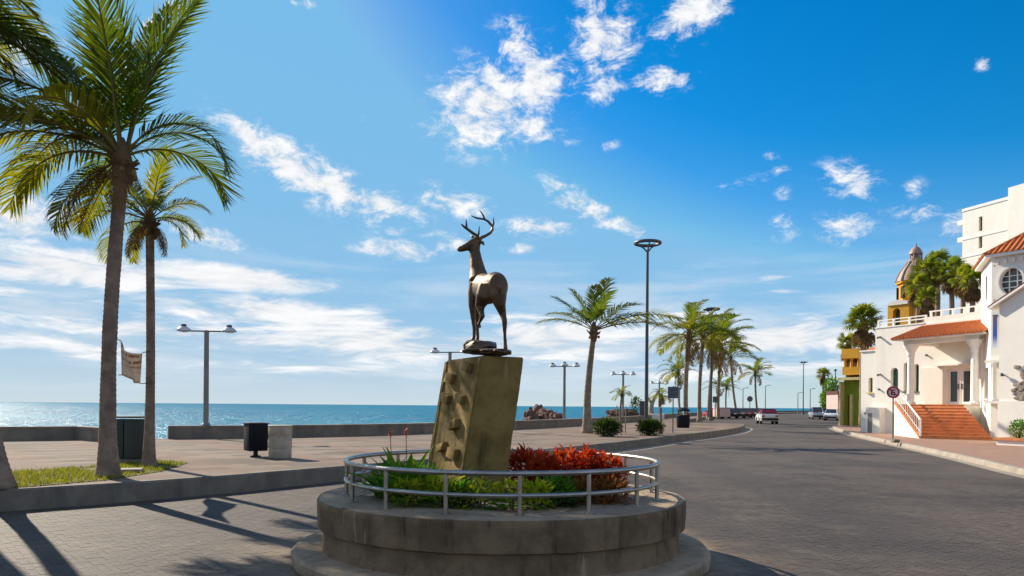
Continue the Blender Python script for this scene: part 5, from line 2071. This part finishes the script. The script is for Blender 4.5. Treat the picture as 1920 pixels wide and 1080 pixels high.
for dz in (-.26, 0.02, .28):
    FB.box(MB(), ov_a - .48, ov_a + .48, ov_z + dz - .02, ov_z + dz + .02, -.249, -.215).build('glazing_bar', M['white_trim'], owo)
FA = Face(far, (cor - far))
la = (cor - far).length
sl_h = (la * .45, la * .62, FA.px(1846, 566)[1], FA.px(1846, 522)[1])
lo_h = (la * .40, la * .78, FA.px(1848, 748)[1], FA.px(1848, 690)[1])
m = wall_panel(FA, 0, la - .003, PV - .1, zT, [(*sl_h, False), (*lo_h, False)], .4)
m.build('side_wall', M['white'], tw)
window(FA, tw, sl_h, -.2, 'glass', 0, 'cream', .05, False)
window(FA, tw, lo_h, -.25, 'glass', 0, 'white_trim', .06, True)
rear = MB()
p_in = far + Vector((6, 2, 0))
rear.prism([cor + Vector((.35, .25, 0)), FB.P(L5, 0, -.42), FB.P(L5, 0, -.42) + Vector((3, 6, 0)), p_in, far + Vector((.5, .1, 0))], PV, zT - .05)
rear.build('core', M['white'], tw)
# ledges low on the corner with a small column
a1, z1 = FB.px(1866, 752)
FB.box(MB(), -.15, 1.2, z1 - .12, z1, .0, .28).build('ledge', M['white_trim'], tw)
a2, z2 = FB.px(1866, 680)
FB.box(MB(), -.15, 1.2, z2, z2 + .12, .0, .28).build('ledge', M['white_trim'], tw)
m = MB()
m.lathe([(.15, z1), (.15, z1 + .08), (.10, z1 + .14), (.09, z2 - .16), (.15, z2 - .06), (.15, z2)], 14, FB.P(.22, 0, .14))
m.build('small_column', M['white_trim'], tw, smooth=True)
# corbels and eaves
for i in range(14):
    a = .25 + i * .34
    FB.box(MB(), a, a + .12, zT - .34, zT - .14, .0, .12).build('corbel', M['white_trim'], tw)
ov = .28
eav = [far + FA.n * ov + (far - cor).normalized() * .1, cor + (FA.n + FB.n).normalized() * ov * 1.15, TE + FB.n * ov, TE - FB.n * 4, far - FA.n * 3 + Vector((1, 0, 0))]
eav = [Vector((p.x, p.y, 0)) for p in eav]
MB().prism(eav, zT, zT + .16).build('cornice', M['white_trim'], tw)
apex = (cor + TE) / 2 - FB.n * 2.6 + Z3 * (zT + 2.4)
m = MB()
e3 = [p + Z3 * (zT + .165) + ((p - eav[3]).normalized() * .08) for p in eav]
m.add(e3 + [apex], [(0, 1, 5), (1, 2, 5), (2, 3, 5), (3, 4, 5), (4, 0, 5), (4, 3, 2, 1, 0)])
rf = m.build('tiled_roof', M['rooftile'], tw)
for (pa, pb) in ((e3[0], e3[1]), (e3[1], e3[2])):
    n = int((pb - pa).length / .24)
    nn = (pb - pa).cross(apex - pa).normalized()
    if nn.z < 0:
        nn = -nn
    # ridges run straight up the slope, cut off at the hips
    edge = (pb - pa).normalized()
    upv = (apex - pa) - edge * (apex - pa).dot(edge)
    fa_ = (apex - pa).dot(edge)
    for i in range(n + 1):
        t = i / n * (pb - pa).length
        Ltot = (pb - pa).length
        frac = (t / fa_) if t < fa_ else ((Ltot - t) / max(Ltot - fa_, 1e-3))
        frac = max(0, min(1, frac))
        if frac > .06:
            p0 = pa + edge * t
            MB().tube([p0, p0 + upv * frac], .065, 6).build('tile_row', M['rooftile'], rf, smooth=True)
for p in (e3[0], e3[1], e3[2]):
    MB().tube([p, apex], .08, 8).build('hip_tile', M['rooftile'], rf, smooth=True)

# blue hanging banner on the tower
def flag_mat():
    m, nt, bs = nt_mat('blue_banner_cloth')
    g = nt.nodes.new('ShaderNodeNewGeometry')
    sp = nt.nodes.new('ShaderNodeSeparateXYZ')
    nt.links.new(g.outputs['Position'], sp.inputs[0])
    z0, z1 = at(1866, 652, 35.4).z, at(1866, 590, 35.4).z
    nt.links.new(cmix(nt, mrange(nt, sp.outputs[2], z0, z0 + (z1 - z0) * .42), (.62, .68, .78), cmix(nt, mrange(nt, sp.outputs[2], z0 + (z1 - z0) * .4, z1), (.02, .08, .42), (.10, .09, .19))), bs.inputs['Base Color'])
    bs.inputs['Roughness'].default_value = .8
    return m


a0, zb_ = FB.px(1864, 652)
a1, zt_ = FB.px(1872, 592)
hb = empty('hanging_banner', FB.P(a0, zb_, .12), 'narrow blue banner fading to white hanging on the white tower', 'banner')
FB.box(MB(), a0, a1, zb_, zt_, .115, .13).build('cloth', flag_mat(), hb)
q0 = FB.P(a0 - .03, zt_ + .02, .12)
MB().tube([q0, FB.P(a1 + .05, zt_ + .02, .12)], .02, 6).build('rod', M['dark_pole'], hb)
FB.box(MB(), (a0 + a1) / 2 - .02, (a0 + a1) / 2 + .02, zt_ + .0, zt_ + .05, 0, .11).build('bracket', M['dark_pole'], hb)

# ================================================================== LOW GABLED WING AT THE RIGHT EDGE
FG = Face(G(1872, 832, PV), (.42, -.907))
wing = empty('gabled_wing', FG.P(1, PV), 'low white gabled wing with a stone relief at the right edge', 'building')
zg0 = FG.px(1873, 572)[1]
a9, zg9 = FG.px(1921, 541)
sl_ = (zg9 - zg0) / a9
LG = 3.4
m = MB()
m.slab([FG.P(0, PV - .1), FG.P(LG, PV - .1), FG.P(LG, zg0 + sl_ * LG), FG.P(0, zg0)], FG.n * -.35)
m.build('wall', M['white'], wing)
m = MB()
zledge = FG.px(1890, 752)[1]
FG.box(m, 0.0, LG, PV - .1, zledge, .0, .07)
m.build('plinth', M['white'], wing)
m = MB()
m.slab([FG.P(.002, PV - .1, -.351), FG.P(LG, PV - .1, -.351), FG.P(LG, zg0 + sl_ * LG - .1, -.351), FG.P(.002, zg0 - .1, -.351)], FG.n * -2.2)
m.build('rear_block', M['white'], wing)
m = MB()
m.slab([FG.P(-.35, zg0 + .02 - sl_ * .35, .22), FG.P(LG, zg0 + sl_ * LG + .02, .22), FG.P(LG, zg0 + sl_ * LG + .02, -2.6), FG.P(-.35, zg0 + .02 - sl_ * .35, -2.6)], Z3 * .09)
m.build('verge', M['white_trim'], wing)
m = MB()
m.slab([FG.P(-.42, zg0 + .11 - sl_ * .42, .16), FG.P(LG, zg0 + sl_ * LG + .112, .16), FG.P(LG, zg0 + sl_ * LG + .112, -2.7), FG.P(-.42, zg0 + .11 - sl_ * .42, -2.7)], Z3 * .10)
m.build('tiled_roof', M['maroon'], wing)
q = FG.P(*FG.px(1883, 703))
MB().tube([q, q + FG.n * .16], .03, 6).build('wall_lamp', M['dark_pole'], wing)
MB().lathe([(.09, -.06), (.05, .06), (.02, .08)], 10, q + FG.n * .17).build('lamp_shade', M['dark_pole'], wing, smooth=True)
# stones set into the wall in an arch
for k in range(34):
    px, py = random.uniform(1902, 1926), random.uniform(686, 748)
    if ((px - 1924) / 24) ** 2 + (min(0, py - 706) / 26) ** 2 > 1:
        continue
    q = FG.P(*FG.px(px, py))
    r = random.uniform(.06, .12)
    b = MB().cbox(q + FG.n * .03, (r * 2, .12, r * 1.4), r * .4, mat=FG.R @ Matrix.Rotation(random.uniform(-.4, .4), 3, 'Y'))
    b.build('relief_stone', M['palekerb'], wing, smooth=True)
pb0 = empty('brick_planter', FG.P(1.2, PV, .8), 'low white planter with a brick-red rim at the right edge', 'planter')
ap = FG.px(1875, 830, .6)[0]
FG.box(MB(), ap + .1, ap + 3.0, PV - .02, PV + .20, .08, 1.0).build('box', M['white'], pb0)
FG.box(MB(), ap, ap + 3.1, PV + .201, PV + .30, .075, 1.08).build('rim', M['step'], pb0)
q = FG.P(FG.px(1908, 815, .6)[0], PV + .29, .55)
shrub('green_shrub', 'bright green bush in the brick-rimmed planter at the right edge', 'shrub', q, (.33, .33, .36), 900, .11, [M['leaf_green'], M['leaf_lime']], split=-.2, core=.2)

# ================================================================== NO PARKING SIGN
p = G(1674, 829, PV)
o = empty('no_parking_sign', p, 'round red and white no parking sign on a post in front of the steps', 'sign')
c = at(1676, 735.5, p.y)
post_top = Vector((p.x, p.y, c.z + .22))
MB().tube([p - Z3 * .03, post_top], .03, 8).build('post', M['grey_pole'], o, smooth=True)
MB().lathe([(.11, 0), (.11, .02), (.05, .05)], 10, p).build('base', M['grey_pole'], o)
fdir = (Vector((0, 0, c.z)) - c).normalized()
fx = Z3.cross(fdir).normalized()
SR = Matrix((fx, fdir, Z3)).transposed()
c = Vector((p.x, p.y, c.z)) + fdir * .05


def disc(r0, r1, o0, o1, n=32):
    m = MB()
    vs = []
    for rr, oo in ((r0, o0), (r1, o0), (r1, o1), (r0, o1)):
        vs += [c + fx * rr * math.cos(2 * math.pi * i / n) + Z3 * rr * math.sin(2 * math.pi * i / n) + fdir * oo for i in range(n)]
    m.add(vs, [(r * n + i, r * n + (i + 1) % n, ((r + 1) % 4) * n + (i + 1) % n, ((r + 1) % 4) * n + i) for r in range(4) for i in range(n)])
    return m


plate = disc(.001, .265, 0, .012).build('plate', M['signwhite'], o)
disc(.185, .255, .014, .019).build('ring', M['red'], plate)
m = MB()
for (x0, x1, z0, z1) in ((-.085, -.035, -.12, .12), (-.034, .085, .075, .12), (-.034, .07, -.022, .022), (-.034, .085, -.12, -.075)):
    m.box(c + fx * (x0 + x1) / 2 + Z3 * (z0 + z1) / 2 + fdir * .016, (x1 - x0, .004, z1 - z0), mat=SR)
m.build('letter', M['black'], plate)
MB().box(c + fdir * .021, (.40, .004, .05), mat=SR @ Matrix.Rotation(R(45), 3, 'Y')).build('slash', M['red'], plate)
p = G(1680, 830, PV)
q = empty('stone_block', p, 'small dark stone at the foot of the no parking sign', 'stone')
b = MB().cbox(p + Z3 * .07, (.26, .2, .15), .04)
b.build('lump', M['kerb'], q)

# ================================================================== HOTEL BLOCK BEHIND
cor = at(1802, 760, 95.0)
FH = Face((cor.x, cor.y), (.32, -.95))
ht = empty('hotel_block', FH.P(4, PV), 'tall plain white hotel block rising behind the tower', 'building')
zh = FH.px(1803, 398)[1]
aS, _ = FH.px(1893, 372)
hh = [(*win_px(1835, 1842, y1, y0, FH), False) for y0, y1 in ((405, 434), (441, 466), (482, 502))]
hh = [(hh[0][0], hh[0][1], h[2], h[3], False) for h in hh]
wall_panel(FH, 0, aS, PV, zh, hh, .4).build('wall', M['white'], ht)
for h in hh:
    window(FH, ht, h, -.2, 'glass', 0, 'cream', .08, False)
F_ = FH
F_.box(MB(), 0.0, aS, PV, zh - .5, -12, -.401).build('rear_block', M['white'], ht)
zh2 = FH.px(1895, 352)[1]
F_.box(MB(), aS, aS + 9, PV, zh2, -12.2, .25).build('lift_tower', M['white'], ht)
F_.box(MB(), -.05, aS - .002, zh, zh + .35, -12, .08).build('parapet', M['white_trim'], ht)
for y in (440, 474, 506):
    z = FH.px(1845, y)[1]
    F_.box(MB(), 0.0, aS - .002, z - .12, z + .12, .0, .06).build('floor_band', M['white_trim'], ht)
for y in (417, 449, 486):
    z = FH.px(1800, y)[1]
    F_.box(MB(), -1.0, -.002, z - .25, z + .35, -10, -.3).build('balcony', M['white_trim'], ht)

# ================================================================== CHURCH-LIKE DOME TOWER
Yd = 74.0
c = at(1715, 760, Yd)
c.z = 0
dm = empty('domed_tower', (c.x, c.y, PV), 'yellow tower with a ribbed pink dome and lantern behind the fan palms', 'tower')
zz = lambda py: at(1715, py, Yd).z
rD = 33 / FPX * Yd
MB().lathe([(rD * .98, PV), (rD * .98, zz(572)), (rD * 1.05, zz(570)), (rD * 1.05, zz(566))], 8, c, a0=.3).build('base', M['yellow'], dm)
MB().lathe([(rD * .90, zz(566)), (rD * .90, zz(534)), (rD * 1.02, zz(532)), (rD * 1.02, zz(528))], 8, c, a0=.3).build('drum', M['yellow'], dm)
prof = [(rD * 1.0, zz(528)), (rD * .94, zz(521)), (rD * .80, zz(511)), (rD * .62, zz(502)), (rD * .46, zz(495)), (rD * .38, zz(490))]
dome = MB().lathe(prof, 24, c).build('dome', M['dome'], dm, smooth=True)
for i in range(8):
    q = 2 * math.pi * i / 8 + .3
    d = Vector((math.cos(q), math.sin(q), 0))
    MB().tube([c + d * (r + .03) + Z3 * z for r, z in prof], .09, 6).build('rib', M['palekerb'], dome, smooth=True)
    x = c + d * rD * .87
    MB().cbox(Vector((x.x, x.y, (zz(560) + zz(538)) / 2)), (.35, .35, zz(538) - zz(560)), .03, q).build('drum_window', M['dark'], dm)
lan = MB().lathe([(rD * .36, zz(490)), (rD * .36, zz(486)), (rD * .22, zz(485.9)), (rD * .22, zz(477)), (rD * .36, zz(476.5)), (rD * .34, zz(473)), (rD * .22, zz(466)), (rD * .06, zz(462)), (.04, zz(456))], 16, c).build('lantern', M['dome'], dm, smooth=True)
for i in range(8):
    q = 2 * math.pi * i / 8
    d = Vector((math.cos(q), math.sin(q), 0))
    x = c + d * rD * .31
    MB().tube([Vector((x.x, x.y, zz(486))), Vector((x.x, x.y, zz(476.5)))], .07, 6).build('lantern_column', M['dome'], lan)
# arched belfry front
FY = Face(at(1663, 760, 70).xy, (.52, -.855))
bf = empty('yellow_belfry', FY.P(1, PV), 'bright yellow belfry with an arched opening and white curved top', 'tower')
aB = FY.px(1704, 600)[0]
zB = FY.px(1680, 572)[1]
ah = (*win_px(1674, 1688, 612, 577, FY), True)
ah = (ah[0], ah[1], ah[2] - 1.0, ah[3], True)
wall_panel(FY, 0, aB, PV, zB, [ah], .5).build('wall', M['yellow'], bf)
FY.box(MB(), ah[0], ah[1], ah[2], ah[3], -.6, -.501).build('louvre', M['greenglass'], bf)
FY.box(MB(), 0.0, aB, PV, zB - .2, -3, -.601).build('rear_block', M['yellow'], bf)
arc = [(0, zB)] + [(aB / 2 - aB / 2 * math.cos(math.pi * i / 12), zB + .45 * math.sin(math.pi * i / 12)) for i in range(13)]
MB().slab([FY.P(a, z, .1) for a, z in arc[1:]], FY.n * -3).build('curved_top', M['white'], bf)

# ================================================================== GREEN AND YELLOW SHOP
FS = Face(G(1580, 797, PV), (.55, -.835))
sh = empty('green_yellow_shop', FS.P(1, PV), 'narrow green shop with a bright yellow balcony above', 'building')
aS2 = FS.px(1626, 700)[0]
zg = FS.px(1595, 707)[1]
h_d = (*win_px(1589, 1598, 790, 742, FS), False)
h_d = (h_d[0], h_d[1], PV, h_d[3], False)
wall_panel(FS, 0.1, aS2, PV - .1, zg, [h_d], .3).build('wall', M['green'], sh)
FS.box(MB(), h_d[0], h_d[1], h_d[2], h_d[3], -.28, -.2).build('door', M['step'], sh)
FS.box(MB(), .1, aS2, PV - .1, zg, -9, -.301).build('rear_block', M['green'], sh)
for px in (1580, 1597):
    a = FS.px(px, 760)[0]
    FS.box(MB(), a, a + .16, PV - .05, FS.px(px, 716 if px == 1580 else 740)[1], .002, .6 if px == 1580 else .3).build('cream_post', M['cream'], sh)
FS.box(MB(), .0, aS2, zg - .28, zg - .05, .002, .7).build('cream_band', M['cream'], sh)
zy0, zy1 = FS.px(1600, 703)[1], FS.px(1600, 688)[1]
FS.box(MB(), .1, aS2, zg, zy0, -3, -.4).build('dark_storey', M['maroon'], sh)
FS.box(MB(), .15, aS2, zy0, zy1, -2.5, .35).build('balcony', M['yellow'], sh)
zy2, zy3 = FS.px(1600, 672)[1], FS.px(1600, 654)[1]
for a in (.2, .2 + (aS2 - .2) * .30, .2 + (aS2 - .2) * .62, aS2 - .25):
    m = MB()
    q = FS.P(a + .12, 0, .2)
    m.lathe([(.16, zy1), (.12, zy1 + .12), (.11, zy2 - .15), (.2, zy2)], 10, q)
    m.build('balcony_column', M['yellow'], sh, smooth=True)
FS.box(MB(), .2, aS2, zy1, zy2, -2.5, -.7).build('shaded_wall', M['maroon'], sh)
FS.box(MB(), .1, aS2, zy2, zy3, -2.5, .38).build('upper_parapet', M['yellow'], sh)

# far shop, trees and street things on the right
p = gpt(1563, 138, PV)
o = empty('pink_shop', p, 'small pale pink shop front with a dark awning far down the right pavement', 'building')
m = MB().box(p + Vector((1.2, 2, 2.0)), (1.3, 5, 4.0))
m.build('wall', M['pink'], o)
MB().box(p + Vector((1.4, -.52, 1.2)), (.9, .02, 2.1)).build('door', M['dark'], o)
m = MB()
m.slab([p + Vector((.5, -.505, 4.0)), p + Vector((1.9, -.505, 4.0)), p + Vector((1.9, -1.4, 3.4)), p + Vector((.5, -1.4, 3.4))], Z3 * .08)
m.build('awning', M['maroon'], o)
MB().box(p + Vector((1.2, 2, 4.35)), (1.5, 5.2, .6)).build('parapet', M['maroon'], o)


def broad_tree(label, base, H, rad, n=1500, leaf=.6):
    o = empty('leafy_tree', base, label, 'tree', 'trees on the right pavement')
    base = Vector(base)
    tr_ = MB().tube([base - Z3 * .1, base + Z3 * H * .35 + Vector((.1, 0, 0)), base + Z3 * H * .7], [.18, .14, .08], 8)
    for i in range(6):
        a = i * 1.05
        tr_.tube([base + Z3 * H * (.35 + .05 * i), base + Z3 * H * (.6 + .05 * i) + Vector((math.cos(a), math.sin(a), 0)) * rad * .6], [.06, .02], 5)
    tr_.build('trunk', M['trunk'], o)
    m = MB()
    for i in range(n):
        while True:
            q = Vector((random.uniform(-1, 1), random.uniform(-1, 1), random.uniform(-1, 1)))
            if .2 < q.length < 1:
                break
        k = 1 + .45 * mnoise.noise(q * 2 + base)
        pp = base + Vector((q.x * rad * k, q.y * rad * k, H * .62 + q.z * H * .4 * k))
        leaf_quad(m, pp, q + Vector((random.gauss(0, .5), random.gauss(0, .5), random.gauss(0, .4))), Z3, leaf * random.uniform(.7, 1.3), leaf * .28)
    m.build('crown', M['leaf_green'], o, fix=False)
    return o


broad_tree('bright green street tree left of the pink shop', gpt(1560, 152, PV), 7.2, 1.9)
broad_tree('small green street tree behind the white parked car', gpt(1552, 162, PV), 4.8, 1.4)
for px, Y, h, lab in ((1566, 144, 8.6, 'thin dark lamp post above the pink shop'),):
    p = gpt(px, Y, PV)
    o = empty('lamp_post', p, lab, 'street lamp', 'far lamp posts')
    MB().tube([p, p + Z3 * h], [.12, .08], 6).build('pole', M['dark_pole'], o, smooth=True)
    MB().lathe([(.05, h), (.28, h + .05), (.28, h + .3), (.05, h + .4)], 8, p).build('lamp_head', M['dark_pole'], o)

# ================================================================== CARS
def car(label, p, rz, paint, roof=None, kind='sedan', group='cars on the road', glass='carglass'):
    o = empty('car', p, label, 'car', group, rz)
    p = Vector(p)
    Rm = Matrix.Rotation(rz, 3, 'Z')
    X = lambda x, y, z: p + Rm @ Vector((x, y, z))
    # side profile (y along the car, front at +y), half widths
    if kind == 'pickup':
        low = [(-2.5, .45), (-2.5, 1.0), (-.35, 1.02), (1.35, 1.05), (2.45, .95), (2.55, .70), (2.5, .40)]
        cab = [(-.45, 1.03), (-.35, 1.72), (.75, 1.74), (1.45, 1.06)]
    elif kind == 'hatch':
        low = [(-1.85, .42), (-1.95, .70), (-1.85, 1.02), (1.0, 1.0), (1.85, .84), (1.95, .60), (1.9, .35)]
        cab = [(-1.75, 1.0), (-1.35, 1.46), (.35, 1.5), (1.05, .98)]
    else:
        low = [(-2.15, .42), (-2.22, .70), (-2.12, .98), (-1.4, 1.03), (1.0, 1.0), (2.05, .84), (2.2, .62), (2.15, .35)]
        cab = [(-1.55, 1.01), (-.95, 1.45), (.35, 1.48), (1.15, .98)]

    def ext(prof, w0, w1):
        m = MB()
        n = len(prof)
        zmin, zmax = min(q[1] for q in prof), max(q[1] for q in prof)
        vs = []
        for s in (-1, 1):
            for (y, z) in prof:
                w = w0 + (w1 - w0) * (z - zmin) / (zmax - zmin)
                vs.append((s * w, y, z))
        bm = bmesh.new()
        bv = [bm.verts.new(v) for v in vs]
        bm.faces.new(bv[:n])
        bm.faces.new(bv[n:][::-1])
        for i in range(n):
            j = (i + 1) % n
            bm.faces.new((bv[i], bv[n + i], bv[n + j], bv[j]))
        bmesh.ops.recalc_face_normals(bm, faces=bm.faces)
        bmesh.ops.bevel(bm, geom=bm.edges[:], offset=.06, segments=2, affect='EDGES', profile=.5)
        bm.verts.index_update()
        m.add([X(*v.co) for v in bm.verts], [[v.index for v in f.verts] for f in bm.faces])
        bm.free()
        return m
    ext([(low[0][0], .28)] + low[1:-1] + [(low[-1][0], .28)], .84, .80).build('body', M[paint], o, smooth=True)
    cb = ext(cab, .76, .60).build('cabin', M[glass], o, smooth=True)
    ztop = max(q[1] for q in cab)
    y0, y1 = cab[1][0], cab[2][0]
    rp = MB()
    rp.slab([X(-.61, y0 - .03, ztop - .02), X(.61, y0 - .03, ztop - .02), X(.61, y1 + .03, ztop), X(-.61, y1 + .03, ztop)], Z3 * .035)
    rp.build('roof', M[roof or paint], cb)
    for s in (-1, 1):
        for (a, b_) in ((cab[0], cab[1]), (cab[3], cab[2])):
            MB().tube([X(s * .755, a[0], a[1]), X(s * .605, b_[0], b_[1])], .04, 5).build('pillar', M[roof or paint], cb)
        ym = (y0 + y1) / 2
        MB().tube([X(s * .765, ym, cab[0][1]), X(s * .612, ym, ztop)], .035, 5).build('pillar', M[roof or paint], cb)
        MB().cbox(X(s * .93, cab[3][0] - .25, 1.05), (.16, .10, .12), .02, rz).build('mirror', M[paint], o)
    for s in (-1, 1):
        for yy in (low[0][0] + .75, low[-1][0] - .78):
            cc = X(s * .74, yy, .32)
            ax = Rm @ Vector((s, 0, 0))
            w = MB().tube([cc - ax * .10, cc + ax * .12], .32, 16).build('wheel', M['tyre'], o, smooth=True)
            MB().tube([cc + ax * .121, cc + ax * .13], .19, 12).build('rim', M['rim'], w)
        yb = low[1][0]
        MB().cbox(X(s * .64, yb + .02, .80), (.26, .10, .17), .02, rz).build('tail_light', M['tail'], o)
        MB().cbox(X(s * .60, low[-2][0] - .03, .70), (.34, .12, .15), .02, rz).build('headlight', M['headlight'], o)
    MB().cbox(X(0, low[1][0] - .03, .50), (1.55, .14, .18), .03, rz).build('rear_bumper', M['tyre'], o)
    MB().cbox(X(0, low[-2][0] + .02, .45), (1.55, .14, .18), .03, rz).build('front_bumper', M['tyre'], o)
    MB().cbox(X(0, low[1][0] - .005, .72), (.42, .06, .14), .01, rz).build('number_plate', M['signwhite'], o)
    if roof:
        MB().slab([X(-.58, cab[0][0] + .10, cab[0][1] + .10), X(.58, cab[0][0] + .10, cab[0][1] + .10), X(.52, cab[0][0] + .30, cab[0][1] + .26), X(-.52, cab[0][0] + .30, cab[0][1] + .26)], Rm @ Vector((0, -.05, .05))).build('rear_shelf', M[roof], cb)
    return o


rd = math.atan2(1.0, .40) - math.pi / 2
car('white hatchback with a red roof driving away in the middle of the road', gpt(1438, 76, 0), rd + R(12), 'carwhite', 'carred', 'hatch', glass='redglass')
car('silver pickup coming along the right side of the road', gpt(1531, 112, 0), rd + math.pi + R(8), 'carsilver', None, 'pickup')
car('white sedan parked by the right kerb behind the pickup', gpt(1560, 100, 0), rd + math.pi - R(6), 'carwhite', None, 'sedan')
car('grey hatchback parked by the right kerb just past the pickup', gpt(1544, 130, 0), rd + math.pi, 'cargrey', None, 'hatch', 'cars on the road')
car('dark sedan far off at the right kerb, farthest of the right-hand cars', gpt(1526, 160, 0), rd + math.pi, 'cardark', None, 'sedan', 'cars on the road')
PK = [(1366, 112, 'cardark', 'black car first in the row of parked cars beyond the kerb'), (1380, 116, 'cargrey', 'grey car second in the row of parked cars'),
      (1393, 120, 'carred', 'dark red car third in the row of parked cars'), (1403, 128, 'carteal', 'teal car fourth in the row of parked cars'), (1417, 132, 'cardark', 'black car fifth in the row of parked cars, just left of the moving hatchback'),
      (1373, 134, 'carsilver', 'silver car in the far row of parked cars, behind the black first car'), (1389, 140, 'cardark', 'black car in the far row of parked cars, behind the dark red one'), (1411, 148, 'cargrey', 'grey car in the far row of parked cars, behind the teal one')]
for px, Y, pnt, lab in PK:
    car(lab, gpt(px, Y, 0), rd + R(35), pnt, None, 'hatch', 'cars parked in the bay')
p = gpt(1330, 90)
car('dark red car parked behind the palm clump', gpt(1338, 108, 0), rd + R(30), 'carred', None, 'sedan', 'cars parked in the bay')
